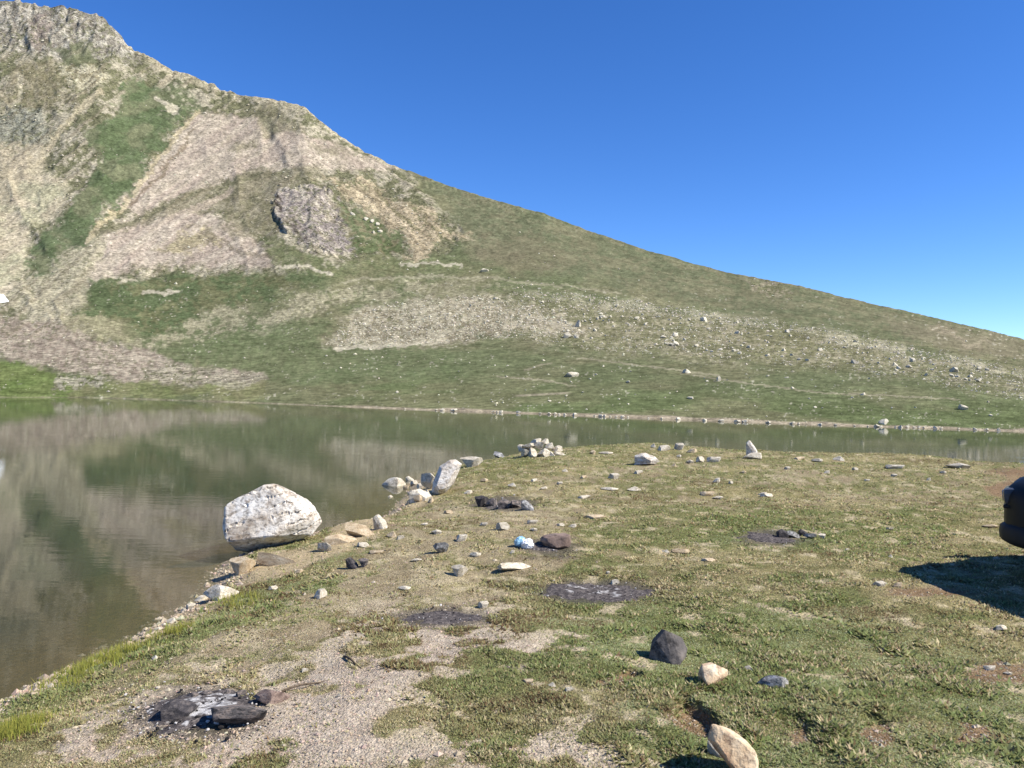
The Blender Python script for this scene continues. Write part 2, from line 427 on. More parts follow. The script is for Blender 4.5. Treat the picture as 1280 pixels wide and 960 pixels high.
# scarp and slope right of the crag
paint(.9 * soft(wu, wv, [(398, 216), (440, 222), (490, 250), (545, 272), (577, 296), (545, 302), (528, 326), (498, 332), (520, 308), (484, 286), (440, 254)], 4), (184, 166, 134), (150, 134, 106), sstep(.42, .58, stk * .5 + fine * .5), .7)
paint(.9 * soft(wu, wv, [(418, 246), (450, 262), (478, 280), (512, 306), (500, 322), (444, 318), (432, 286)], 4), (90, 100, 58), (112, 106, 70), sstep(.5, .65, fine), .2)
paint(.85 * soft(wu, wv, [(330, 290), (352, 296), (372, 316), (420, 326), (560, 326), (600, 340), (400, 344), (340, 330)], 5), (98, 108, 64), (120, 116, 76), fine, .15)
crag = soft(Um + (fine - .5) * 22, Vm + (fbm(Um / 7, Vm / 7, 3, 91) - .5) * 22, [(344, 242), (360, 234), (402, 236), (420, 252), (430, 280), (442, 318), (420, 320), (384, 312), (362, 292), (342, 268)], 3)
paint(1.0 * crag, (146, 134, 126), (182, 170, 150), sstep(.4, .66, stk * .4 + fine * .6), 1.0)
paint(.7 * soft(wu, wv, [(338, 278), (352, 280), (380, 308), (436, 322), (420, 328), (370, 316)], 3), (178, 166, 138))
# brown scree apron and boulders by the inlet, lower left
paint(.95 * soft(wu, sv, [(-900, 380), (0, 392), (60, 404), (130, 424), (190, 440), (250, 460), (335, 468), (310, 480), (170, 478), (80, 466), (30, 452), (0, 446), (-900, 430)], 4), (146, 130, 112), (164, 150, 128), sstep(.35, .65, fine), .5)
paint(.6 * soft(wu, wv, [(180, 462), (330, 464), (330, 478), (180, 480)], 4), (150, 142, 118), (172, 164, 138), fine, .9)
paint(.9 * soft(wu, wv, [(-900, 430), (0, 452), (60, 464), (84, 476), (90, 500), (-900, 500)], 4), (92, 112, 42), (108, 118, 56), med, .05)
paint(.9 * soft(wu, wv, [(75, 466), (140, 470), (115, 482), (62, 494), (60, 488)], 3), (160, 152, 130), (110, 114, 76), sstep(.5, .6, fine), .9)
paint(.85 * soft(wu, wv, [(95, 482), (330, 480), (330, 500), (90, 498)], 4), (104, 116, 54), (126, 118, 78), med, .1)
# ledges, chutes and cracks drawn as strokes of ground colour
def stroke(pts, wd, c, a=.8, rk=None):
    q = np.array(pts, float); best = np.full(Um.shape, 1e9)
    m = (wu > q[:, 0].min() - 12) & (wu < q[:, 0].max() + 12) & (wv > q[:, 1].min() - 12) & (wv < q[:, 1].max() + 12)
    x = Um[m] * .6 + wu[m] * .4; y = Vm[m] * .6 + wv[m] * .4; d_ = np.full(x.shape, 1e9)
    for (ax, ay), (bx, by) in zip(q[:-1], q[1:]):
        ex, ey = bx - ax, by - ay; t = np.clip(((x - ax) * ex + (y - ay) * ey) / (ex * ex + ey * ey), 0, 1)
        d_ = np.minimum(d_, np.hypot(x - ax - t * ex, y - ay - t * ey))
    best[m] = d_
    paint(a * sstep(wd * .65, wd * .3, best), c, None, None, rk)
PALE_, OLV, DRK = (186, 174, 144), (108, 104, 76), (72, 64, 56)
for pts, wd, c_, a_ in (([(250, 138), (215, 180), (180, 225), (140, 270), (108, 300)], 6, (180, 164, 126), .8), ([(30, 95), (24, 122), (8, 136), (-10, 146)], 6, PALE_, .8), ([(128, 118), (108, 132), (84, 152), (64, 172), (44, 214)], 9, (178, 164, 132), .8),
                        ([(196, 126), (212, 134), (222, 144)], 6, PALE_, .85), ([(120, 292), (180, 270), (250, 238), (300, 224), (352, 212)], 7, OLV, .75), ([(244, 160), (228, 186), (198, 220), (160, 256)], 4, (116, 100, 76), .7),
                        ([(290, 236), (240, 262), (190, 288)], 8, (176, 158, 134), .7), ([(346, 242), (344, 254), (352, 264)], 5, DRK, .9), ([(360, 278), (378, 300)], 5, DRK, .7), ([(384, 298), (396, 316)], 3.5, DRK, .6), ([(352, 270), (366, 282), (392, 290), (420, 300)], 3, (110, 98, 88), .6),
                        ([(160, 58), (200, 82), (262, 106), (330, 126), (384, 138), (432, 176), (490, 209)], 9, (176, 164, 134), .65), ([(300, 120), (330, 150), (350, 165)], 6, (110, 108, 80), .6), ([(330, 118), (360, 146)], 4, PALE_, .6),
                        ([(44, 28), (58, 48), (66, 64)], 4, DRK, .5), ([(90, 18), (104, 44)], 3, (104, 92, 84), .6), ([(24, 20), (14, 44)], 3, (104, 92, 84), .5), ([(62, 20), (48, 40)], 3, PALE_, .7),
                        ([(350, 334), (388, 336), (420, 342)], 4, PALE_, .8), ([(500, 332), (540, 330), (575, 334)], 4, PALE_, .7), ([(470, 240), (500, 268), (520, 286)], 4, (112, 106, 74), .7), ([(500, 250), (530, 274), (552, 292)], 4, (118, 108, 78), .7),
                        ([(480, 256), (505, 280), (525, 300)], 5, (196, 176, 142), .8), ([(150, 348), (172, 350)], 4, PALE_, .8), ([(178, 364), (222, 363)], 5, PALE_, .8), ([(130, 338), (142, 346)], 5, PALE_, .6), ([(600, 348), (700, 356), (780, 366)], 4, (160, 150, 116), .5),
                        ([(430, 352), (520, 346), (600, 350)], 4, (162, 152, 118), .55), ([(420, 434), (480, 432), (560, 426)], 5, (184, 172, 142), .8), ([(280, 300), (300, 316), (340, 322)], 5, (120, 108, 82), .5)):
    stroke(pts, wd, c_, a_)
# the narrow pale beach, footpaths
wl_ = sw[None, :] - Vm
bw = np.interp(Um, [0, 300, 470, 520, 800, 1280], [1.2, 1.2, 2, 3.4, 4, 4]) * (.55 + .9 * vn(Um / 38, Um * 0, 66))
paint(sstep(bw + 1, bw - 1, wl_) * np.interp(Um, [0, 300, 500], [.3, .5, .95]), (176, 160, 134), (150, 134, 108), fine, .4)
paint(.75 * sstep(2.2, .4, np.abs(Vm - np.interp(Um, [640, 712], [494, 490]))) * sstep(640, 650, Um) * sstep(716, 706, Um), (168, 154, 122))
for pts in ([(655, 462), (690, 453)], [(850, 466), (940, 480), (1000, 488), (1050, 493)], [(1050, 492), (1100, 494), (1200, 499)], [(620, 470), (680, 474), (720, 482)], [(720, 448), (840, 462), (900, 470)]):
    q = np.array(pts, float)
    m_ = sstep(1.6, .4, np.abs(Vm + (fine - .5) * 4 - np.interp(Um, q[:, 0], q[:, 1]))) * (Um > q[0, 0]) * (Um < q[-1, 0])
    paint(.55 * m_, (160, 148, 116))
tuft = sstep(.60, .66, fbm(Um / 4.2, Vm / 2.8, 2, 141, .7)) * sstep(.45, .6, fbm(Um / 30, Vm / 16, 3, 143) + .08)
paint(.7 * tuft * sstep(.25, .6, rocky), (104, 104, 72))
spk = sstep(.70, .76, vn(Um / 2.4, Vm / 2.0, 151)) * sstep(.5, .66, fbm(Um / 26, Vm / 12, 3, 153))
paint(.5 * spk * (vn(Um / 1.7, Vm / 1.7, 157) > .62) * sstep(.75, .2, rocky) * (.25 + .75 * sstep(350, 380, Vm)), (186, 176, 148))
gul = sstep(.60, .72, stk) * up * sstep(.2, .5, rocky)
paint(.45 * gul, (124, 112, 88))
col *= 1 + (.76 * (fbm(Um / 3.0, Vm / 2.2, 2, 99, .8) - .5) * (1 - .35 * lowm))[..., None]
lum = col.mean(-1, keepdims=True); gk_ = (.10 + .17 * (1 - np.clip(rocky * 1.6, 0, 1)))[..., None]; col = col * (1 - gk_) + lum * gk_
warm = np.clip(rocky * 1.4, 0, 1)[..., None]
col = col * (1 - warm) + col * np.array([.97, .975, .95]) * warm
col *= (0.90 + .2 * fbm(Um / 14, Vm / 9, 3, 131))[..., None]

# relief in metres, pushed along the view depth and upwards
amp = Yb / 300.0
hf = np.clip((Zb - 15) / 80, 0, 1)
rel = (ridged((Um + (fbm(Um / 50, Vm / 50, 3, 203) - .5) * 60) / 60, (Vm + (fbm(Um / 50, Vm / 50, 3, 204) - .5) * 60) / 60, 2, 201) - .55) * 2.6 * up * amp
rel += (fbm(Um / 12, Vm / 10, 4, 207) - .5) * (.2 + 2.0 * rocky * hf) * amp * up
rel += (stk - .5) * 1.1 * up * (0.3 + rocky) * amp
rel += (fbm(Xb / 22, Yb / 22, 4, 211) - .5) * 2.2 * amp * (1 - up)
cliff = soft(Um, Vm, [(-900, 140), (-300, -60), (-10, -60), (90, -50), (160, 40), (178, 66), (150, 80), (90, 62), (30, 66), (-900, 200)], 9)
rel += (ridged(Um / 16 + Vm / 60, Vm / 34, 4, 217) - .5) * 3.0 * cliff * amp
crel = sstep(.0, 1, crag) * (.5 + 4.5 * (ridged(Um / 34 + Vm / 60, Vm / 30, 3, 221) - .5)) * amp * sstep(330, 300, Vm)
taper = sstep(0, .06, Sm) * (1 - .75 * sstep(.96, 1, Sm))
Xm = Xb
Zm = Zb + rel * taper * .55 + crel * .35
Ym = Yb - crel * .8 - rel * taper * .45
# rows below water and behind the ridge
def row(d_mul, z, src):
    return A1[src] * Dm[src] * d_mul, Dm[src] * d_mul, np.broadcast_to(z, uc.shape)
pre = [row(.80, -3.2, 0), row(.93, -1.0, 0), row(.985, -.25, 0)]
post = [row(1.04, Zm[-1] - 4 - .02 * Zm[-1], -1), row(1.15, Zm[-1] * .86 - 10, -1), row(1.6, Zm[-1] * .4 - 10, -1), row(2.6, -12, -1)]
Xa = np.vstack([p[0] for p in pre] + [Xm] + [p[0] for p in post])
Ya = np.vstack([p[1] for p in pre] + [Ym] + [p[1] for p in post])
Za = np.vstack([p[2] for p in pre] + [Zm] + [p[2] for p in post])
ca = np.concatenate([np.repeat(col[:1], 3, 0), col, np.repeat(col[-1:], 4, 0)])
ra = np.concatenate([np.repeat(rocky[:1], 3, 0), rocky, np.repeat(rocky[-1:], 4, 0)])
mt = new_mesh('mountain', np.stack([Xa, Ya, Za], -1).reshape(-1, 3), grid_faces(*Xa.shape)[:, ::1],
              True, {'gcol': ca.reshape(-1, 3)}, {'rocky': ra.ravel()})
m_mtn, nt, b = mat('mountain_ground')
at_c = N(nt, 'ShaderNodeAttribute', _attribute_name='gcol'); at_r = N(nt, 'ShaderNodeAttribute', _attribute_name='rocky')
tc = N(nt, 'ShaderNodeTexCoord')
n1 = N(nt, 'ShaderNodeTexNoise', Scale=1.1, Detail=7.0, Roughness=0.7); nt.links.new(tc.outputs['Object'], n1.inputs['Vector'])
n2 = N(nt, 'ShaderNodeTexNoise', Scale=0.22, Detail=8.0, Roughness=0.68); nt.links.new(tc.outputs['Object'], n2.inputs['Vector'])
vo = N(nt, 'ShaderNodeTexVoronoi', Scale=1.25); nt.links.new(tc.outputs['Object'], vo.inputs['Vector'])
c = mix(nt, math_n(nt, 'MULTIPLY_ADD', at_r.outputs['Fac'], .6, .38), at_c.outputs['Color'], ramp(nt, n1.outputs[0], [(.39, .42), (.5, .95), (.62, 1.6)]), 'MULTIPLY')
c = mix(nt, 1.0, c, ramp(nt, n2.outputs[0], [(.36, .8), (.64, 1.18)]), 'MULTIPLY')
stone = math_n(nt, 'MULTIPLY', ramp(nt, vo.outputs['Distance'], [(.16, 1.0), (.3, 0.0)]), math_n(nt, 'MULTIPLY', at_r.outputs['Fac'], ramp(nt, n2.outputs[0], [(.42, 0.0), (.56, .7)])))
c = mix(nt, stone, c, lin((192, 182, 158)))
nt.links.new(c, b.inputs['Base Color'])
b.inputs['Roughness'].default_value = 1.0; b.inputs['Specular IOR Level'].default_value = 0.0
bp1 = N(nt, 'ShaderNodeBump', Distance=2.2); nt.links.new(n2.outputs[0], bp1.inputs['Height'])
nt.links.new(math_n(nt, 'MULTIPLY_ADD', at_r.outputs['Fac'], .55, .12), bp1.inputs['Strength'])
bp2 = N(nt, 'ShaderNodeBump', Distance=0.5, Strength=0.45); nt.links.new(n1.outputs[0], bp2.inputs['Height'])
nt.links.new(math_n(nt, 'MULTIPLY_ADD', at_r.outputs['Fac'], .45, .12), bp2.inputs['Strength'])
nt.links.new(bp1.outputs[0], bp2.inputs['Normal']); nt.links.new(bp2.outputs[0], b.inputs['Normal'])
add('mountain', mt, m_mtn, kind='structure', label='grassy and stony mountain rising behind the far shore', cat='mountain')

def on_mtn(u, v):
    """point of the mountain surface seen at a photo pixel"""
    j = int(np.clip(np.searchsorted(uc, u), 0, len(uc) - 1))
    i = int(np.argmin(np.abs(Vm[:, j] - v)))
    return Vector((Xm[i, j], Ym[i, j], Zm[i, j]))

# ------------------------------------------------------------------ near shore: ground sheet
LANDPX = [(-420, 1130), (-150, 965), (0, 886), (60, 852), (110, 828), (165, 800), (205, 775), (238, 752), (262, 738), (282, 716), (286, 702), (330, 690), (400, 664), (440, 656),
          (474, 646), (492, 634), (506, 622), (514, 604), (540, 592), (572, 583), (604, 578), (645, 571), (700, 566), (760, 563), (815, 562),
          (870, 566), (930, 572), (1000, 572.5), (1060, 573), (1130, 577), (1190, 581), (1240, 586), (1300, 590)]
land = []
for u, v in LANDPX:
    X, Y = at_z(float(u), float(v), 0.02)
    land.append((float(X), float(Y)))
land += [(30, 22.5), (60, 24), (300, 10), (900, -100), (900, -900), (-900, -900), (-900, -160), (-60, -14), (-8, -1.5)]
HOLLOWS = []
for (u, v, ax_, ay_, dp) in ((870, 905, .12, .26, .07), (790, 850, .09, .08, .045), (996, 918, .10, .14, .02), (1095, 920, .09, .12, .02)):
    X, Y = at_z(float(u), float(v), 0.45); HOLLOWS.append((float(X), float(Y), ax_, ay_, dp))
def Gz(X, Y, full=False):
    sd = poly_sd(X, Y, land)
    sd = sd + (fbm(X * .9, Y * .9, 3, 301) - .5) * .35 + (fbm(X * 4, Y * 4, 2, 302) - .5) * .12
    up_ = np.interp(sd, [0, .12, .45, 1.2, 3, 8, 40, 200, 900], [0, .07, .18, .31, .43, .5, .7, 6, 60])
    dn = np.interp(-sd, [0, .4, 2, 6, 20, 60], [0, -.07, -.34, -1.2, -2.6, -3.4])
    z = np.where(sd > 0, up_, dn)
    lm = sstep(.1, .8, sd)
    z = z + (fbm(X * .5, Y * .5, 3, 305) - .5) * .16 * lm + (fbm(X * 2.2, Y * 2.2, 3, 307) - .5) * .05 * lm + (fbm(X * 9, Y * 9, 3, 309) - .5) * .018
    for hx, hy, ax_, ay_, dp in HOLLOWS:
        q = np.hypot((X - hx) / ax_, (Y - hy) / ay_) + (fbm(X * 11, Y * 11, 2, 313) - .5) * .5
        z = z - dp * (1 - sstep(.55, 1.0, q))
    return (z, sd) if full else z
azd = np.concatenate([np.linspace(-180, -44, 40)[:-1], np.linspace(-44, 44, 540), np.linspace(44, 180, 40)[1:]])
inv = np.linspace(1 / 2.3, 1 / 34, 440)
rr = np.concatenate([[0.02, .5, 1, 1.5, 2.0], 1 / inv, [38, 44, 52, 62, 75, 95, 130, 200, 400, 900, 2500]])
AZ, RR = np.meshgrid(np.radians(azd), rr)
GX = (np.sin(AZ) * RR); GY = (np.cos(AZ) * RR)
gz, gsd = Gz(GX.ravel(), GY.ravel(), True)
GZ = gz.reshape(GX.shape); GSD = gsd.reshape(GX.shape)
gu, gv = project(GX, GY, GZ)
_azr = np.radians(azd); _ir = np.arange(len(rr)); _ia = np.arange(len(azd))
def gz_at(X, Y):
    """height of the ground sheet, bilinear"""
    fr_ = np.interp(np.hypot(X, Y), rr, _ir); fa = np.interp(np.arctan2(X, Y), _azr, _ia)
    i = np.minimum(fr_.astype(int) if hasattr(fr_, 'astype') else int(fr_), len(rr) - 2); j = np.minimum(fa.astype(int) if hasattr(fa, 'astype') else int(fa), len(azd) - 2)
    p, q = fr_ - i, fa - j
    return (GZ[i, j] * (1 - p) + GZ[i + 1, j] * p) * (1 - q) + (GZ[i, j + 1] * (1 - p) + GZ[i + 1, j + 1] * p) * q
def ground_at(u, v):
    z = 0.45
    for _ in range(14):
        X, Y = at_z(float(u), float(v), z)
        z = .5 * z + .5 * float(gz_at(X, Y))
    X, Y = at_z(float(u), float(v), z)
    return Vector((float(X), float(Y), float(gz_at(X, Y))))

DIRT = [[(40, 975), (100, 922), (170, 888), (250, 862), (335, 848), (400, 822), (425, 796), (440, 776), (490, 764), (560, 770), (610, 778), (700, 796), (740, 812), (700, 838), (620, 842), (560, 852), (505, 878), (492, 905), (520, 932), (620, 930), (700, 926), (770, 945), (800, 975)]]
GREEN_ISLES = [[(584, 822), (610, 812), (650, 820), (640, 834), (600, 835)], [(430, 815), (450, 800), (500, 796), (520, 806), (480, 824)],
               [(660, 826), (700, 815), (760, 812), (760, 842), (700, 850)], [(660, 955), (720, 944), (740, 965), (660, 975)]]
BANK = [[(278, 716), (330, 690), (398, 684), (414, 656), (470, 638), (494, 650), (460, 678), (424, 698), (366, 716), (300, 734)], [(150, 808), (200, 772), (262, 730), (296, 742), (240, 782), (190, 808)], [(500, 634), (512, 600), (548, 596), (545, 620), (520, 640)]]
BARE = [[(1228, 608), (1290, 590), (1290, 624), (1240, 622)], [(1225, 588), (1290, 583), (1290, 600), (1260, 598)], [(1205, 842), (1240, 826), (1285, 832), (1285, 852), (1220, 852)],
        [(1090, 742), (1130, 731), (1200, 735), (1235, 746), (1160, 748)], [(835, 898), (850, 884), (890, 890), (896, 915), (880, 928), (850, 918)],
        [(972, 912), (1000, 906), (1018, 926), (990, 930)], [(1072, 912), (1110, 905), (1120, 930), (1085, 935)], [(745, 846), (790, 838), (800, 850), (760, 856)], [(1195, 905), (1240, 912), (1230, 932), (1190, 925)]]
LUSH = [[(690, 770), (820, 750), (1000, 760), (1290, 800), (1290, 975), (790, 975), (760, 880), (700, 850), (640, 800)],
        [(860, 655), (980, 628), (1180, 650), (1200, 690), (1080, 692), (940, 690)], [(110, 800), (200, 765), (280, 730), (420, 690), (470, 670), (400, 740), (300, 780), (180, 820), (90, 850)]]
DRY = [[(400, 700), (470, 660), (560, 625), (700, 620), (720, 690), (660, 740), (620, 770), (430, 776), (330, 830), (230, 850), (260, 800)],
       [(560, 600), (720, 575), (960, 580), (1230, 590), (1290, 640), (1000, 640), (760, 660), (600, 650)]]
def gmask(polys, u, v, f):
    m = np.zeros(u.shape)
    for p in polys: m = np.maximum(m, soft(u, v, p, f))
    return m
def ground_masks(X, Y, u, v):
    k = np.clip((v - 480) / 400, .08, 1)
    wu_ = u + (fbm(X * 1.6, Y * 1.6, 4, 401) - .5) * 110 * k
    wv_ = v + (fbm(X * 1.6, Y * 1.6, 4, 411) - .5) * 66 * k
    su_ = u + (fbm(X * 5, Y * 5, 3, 421) - .5) * 40 * k
    sv_ = v + (fbm(X * 5, Y * 5, 3, 431) - .5) * 24 * k
    front = (Y > .5)
    dirt = gmask(DIRT, wu_, wv_, 42) * front
    isle = gmask(GREEN_ISLES, su_, sv_, 7)
    dirt = dirt * (1 - .9 * isle)
    bare = np.maximum(gmask(BARE, su_, sv_, 4), .999 * gmask(BANK, su_, sv_, 5)) * front
    lush = gmask(LUSH, wu_, wv_, 24) * front
    dry = np.maximum(gmask(DRY[:1], wu_, wv_, 20), .45 * gmask(DRY[1:], wu_, wv_, 20)) * front
    return dirt, bare, lush, dry
dirt, bare, lush, dry = ground_masks(GX, GY, gu, gv)
n_a = fbm(GX * 1.1, GY * 1.1, 4, 501); n_b = fbm(GX * 5, GY * 5, 4, 503); n_c = fbm(GX * 22, GY * 22, 3, 505)
def turf_cover(X, Y, dirt, bare, lush, dry, sd):
    """0..1 how much turf grows here"""
    a = fbm(X * 1.1, Y * 1.1, 4, 501); b_ = fbm(X * 5, Y * 5, 4, 503)
    t = .45 * a + .55 * b_
    thr = .31 + .21 * dry - .2 * lush
    cov = sstep(thr - .05, thr + .09, t)
    cov = cov * (1 - sstep(.25, .85, dirt + (b_ - .5) * 2.9 + (fbm(X * 14, Y * 14, 2, 507) - .5) * .8)) * (1 - .95 * bare)
    return cov * sstep(.10, .34, sd + (b_ - .5) * .3)
def turf_tone(X, Y, lush, dry):
    """weights of green, straw and brown growth"""
    a = .55 * fbm(X * .5, Y * .8, 4, 521) + .45 * fbm(X * 2.6, Y * 3.4, 3, 523)
    b_ = .5 * fbm(X * .7 + 40, Y * 1.1, 4, 531) + .5 * fbm(X * 3.4, Y * 4.4, 3, 533)
    g = np.clip(sstep(.44, .56, a) * (.75 + .4 * lush - .45 * dry) + .35 * lush, 0, 1)
    st = np.clip(sstep(.50, .60, b_) * (.8 + .3 * dry - .35 * lush), 0, 1)
    br = np.clip(sstep(.47, .40, b_) * sstep(.52, .42, a) * .8, 0, 1)
    return g, st, br
cov = turf_cover(GX, GY, dirt, bare, lush, dry, GSD)
soil = lin((160, 144, 112))[None, None] + (lin((198, 182, 146)) - lin((160, 144, 112)))[None, None] * sstep(.3, .7, n_b)[..., None]
grav = lin((186, 167, 144))[None, None] + (lin((208, 191, 168)) - lin((186, 167, 144)))[None, None] * sstep(.3, .7, n_b)[..., None]
tg, ts_, tb_ = turf_tone(GX, GY, lush, dry)
turf = lin((126, 120, 78))[None, None] * np.ones(GX.shape + (1,))
for wt, cc_ in ((tg, (104, 114, 62)), (ts_, (172, 158, 112)), (tb_, (106, 90, 62))):
    turf = turf + (lin(cc_)[None, None] - turf) * (wt * .7)[..., None]
turf = turf * 1.08 * (.8 + .4 * n_b)[..., None]
bank_m = gmask(BANK, gu, gv, 6)[..., None]
red = lin((140, 112, 84))[None, None] * (1 - bank_m) + lin((204, 182, 142))[None, None] * bank_m
gc = soil + (grav - soil) * dirt[..., None]
gc = gc + (red - gc) * (bare * .85)[..., None]
gc = gc + (turf - gc) * (cov * .9)[..., None]
shore_m = sstep(.34, .12, GSD) * sstep(-.12, .02, GSD)
gc = gc + (lin((184, 166, 136))[None, None] - gc) * (shore_m * .8)[..., None]
bed = lin((150, 122, 76))[None, None] + (lin((84, 76, 48)) - lin((150, 122, 76)))[None, None] * sstep(0, 3, -GSD)[..., None]
gc = gc + (bed - gc) * sstep(.02, -.12, GSD)[..., None]
# darkened earth round the old fires: (pixel ellipse)
FIRES = [(248, 892, 92, 36), (552, 773, 66, 13), (746, 740, 84, 17), (965, 672, 42, 12), (632, 630, 44, 10), (690, 685, 40, 12)]
for (u0, v0, ru, rv) in FIRES:
    q = np.sqrt(((gu - u0) / ru) ** 2 + ((gv - v0) / rv) ** 2) + (n_b - .5) * .9
    gc = gc + (lin((92, 86, 80))[None, None] - gc) * (.8 * sstep(1.45, .55, q) * (GY > .5))[..., None]
gc *= (.8 + .4 * n_c)[..., None]
gm = new_mesh('ground', np.stack([GX, GY, GZ], -1).reshape(-1, 3), grid_faces(*GX.shape)[:, ::-1], True,
              {'gcol': gc.reshape(-1, 3)}, {'cover': cov.ravel()})
m_gr, nt, b = mat('ground_soil')
at_c = N(nt, 'ShaderNodeAttribute', _attribute_name='gcol')
tc = N(nt, 'ShaderNodeTexCoord')
n1 = N(nt, 'ShaderNodeTexNoise', Scale=26.0, Detail=7.0, Roughness=0.75); nt.links.new(tc.outputs['Object'], n1.inputs['Vector'])
vo = N(nt, 'ShaderNodeTexVoronoi', Scale=75.0); nt.links.new(tc.outputs['Object'], vo.inputs['Vector'])
c = mix(nt, 1.0, at_c.outputs['Color'], ramp(nt, n1.outputs[0], [(.3, .55), (.7, 1.25)]), 'MULTIPLY')
c = mix(nt, .35, c, mix(nt, 1.0, c, ramp(nt, vo.outputs['Color'], [(.2, .55), (.8, 1.45)]), 'MULTIPLY'))
nt.links.new(c, b.inputs['Base Color'])
b.inputs['Roughness'].default_value = 1.0; b.inputs['Specular IOR Level'].default_value = 0.05
bp1 = N(nt, 'ShaderNodeBump', Distance=0.012, Strength=0.8); nt.links.new(vo.outputs['Distance'], bp1.inputs['Height']); bp1.invert = True
bp2 = N(nt, 'ShaderNodeBump', Distance=0.03, Strength=0.7); nt.links.new(n1.outputs[0], bp2.inputs['Height'])
nt.links.new(bp1.outputs[0], bp2.inputs['Normal']); nt.links.new(bp2.outputs[0], b.inputs['Normal'])
add('ground', gm, m_gr, kind='structure', label='grassy gravelly spit of land with the lake bed around it', cat='ground')

# ------------------------------------------------------------------ water
bm = bmesh.new()
bmesh.ops.create_cube(bm, size=1.0)
bmesh.ops.scale(bm, vec=(700, 330, 9), verts=bm.verts)
bmesh.ops.translate(bm, vec=(-40, 150, -4.5), verts=bm.verts)
wm = bpy.data.meshes.new('lake_water'); bm.to_mesh(wm); bm.free()
m_w = bpy.data.materials.new('lake_water'); m_w.use_nodes = True
nt = m_w.node_tree; nt.nodes.clear()
out = N(nt, 'ShaderNodeOutputMaterial')
fr = N(nt, 'ShaderNodeFresnel', IOR=1.333)
gl = N(nt, 'ShaderNodeBsdfGlossy', Roughness=0.02)
gl.inputs['Color'].default_value = (.95, .97, .95, 1)
tr = N(nt, 'ShaderNodeBsdfTransparent'); tr.inputs['Color'].default_value = (.93, .93, .88, 1)
df = N(nt, 'ShaderNodeBsdfDiffuse'); df.inputs['Color'].default_value = (.075, .083, .056, 1)
tc = N(nt, 'ShaderNodeTexCoord')
mp = N(nt, 'ShaderNodeMapping'); mp.inputs['Scale'].default_value = (1.0, 2.4, 1)
nt.links.new(tc.outputs['Object'], mp.inputs[0])
n1 = N(nt, 'ShaderNodeTexNoise', Scale=2.2, Detail=4.0, Roughness=.55); nt.links.new(mp.outputs[0], n1.inputs['Vector'])
n2 = N(nt, 'ShaderNodeTexNoise', Scale=.25, Detail=3.0); nt.links.new(mp.outputs[0], n2.inputs['Vector'])
bp = N(nt, 'ShaderNodeBump', Distance=0.02, Strength=0.09); nt.links.new(n1.outputs[0], bp.inputs['Height'])
nt.links.new(ramp(nt, n2.outputs[0], [(.35, .03), (.7, .11)]), bp.inputs['Strength'])
for s in (fr, gl): nt.links.new(bp.outputs[0], s.inputs['Normal'])
m1 = N(nt, 'ShaderNodeMixShader'); m1.inputs[0].default_value = .36
nt.links.new(tr.outputs[0], m1.inputs[1]); nt.links.new(df.outputs[0], m1.inputs[2])
m2 = N(nt, 'ShaderNodeMixShader')
nt.links.new(fr.outputs[0], m2.inputs[0]); nt.links.new(m1.outputs[0], m2.inputs[1]); nt.links.new(gl.outputs[0], m2.inputs[2])
nt.links.new(m2.outputs[0], out.inputs['Surface'])
va = N(nt, 'ShaderNodeVolumeAbsorption', Density=.75); va.inputs['Color'].default_value = (.62, .52, .20, 1)
nt.links.new(va.outputs[0], out.inputs['Volume'])
add('lake_water', wm, m_w, kind='structure', label='calm greenish brown mountain lake mirroring the slope', cat='lake')

# ------------------------------------------------------------------ stones
def ico(sub):
    bm = bmesh.new(); bmesh.ops.create_icosphere(bm, subdivisions=sub, radius=1.0)
    V = np.array([v.co[:] for v in bm.verts]); F = np.array([[v.index for v in f.verts] for f in bm.faces]); bm.free()
    return V, F
ICO = {k: ico(k) for k in (1, 2, 3, 4, 5)}
def n3(V, s, seed):
    return (fbm(V[:, 0] * s + 3.1, V[:, 1] * s + V[:, 2] * s * .73, 3, seed) + fbm(V[:, 2] * s - 1.7, V[:, 0] * s * .81 - V[:, 1] * s * .6, 3, seed + 5)) * .5 - .5
def rock_verts(seed, sub=3, planes=16, rough=.07, lo=.38, hi=.74):
    r = np.random.default_rng(seed); V, F = ICO[sub]; V = V.copy()
    for _ in range(planes):
        n = r.normal(size=3); n /= np.linalg.norm(n); o = r.uniform(lo, hi)
        d = V @ n - o; V -= np.outer(np.maximum(d, 0) * .96, n)
    V = V * (1 + n3(V, 2.2, seed)[:, None] * rough * 1.6 + n3(V, 7.0, seed + 9)[:, None] * rough * .8)
    mn, mx = V.min(0), V.max(0)
    return (V - (mn + mx) / 2) / ((mx - mn) / 2), F
def rock_mesh(seed, sub=3, smooth=False, **kw):
    V, F = rock_verts(seed, sub, **kw)
    return new_mesh('stone', V, F, smooth)
SMALL = [rock_mesh(100 + i, 3) for i in range(8)]
MID = [rock_mesh(140 + i, 4, rough=.09) for i in range(6)]

# copies share meshes but carry their own material through the object slot
def put_mat(o, m):
    if not o.data.materials: o.data.materials.append(None)
    o.material_slots[0].link = 'OBJECT'; o.material_slots[0].material = m

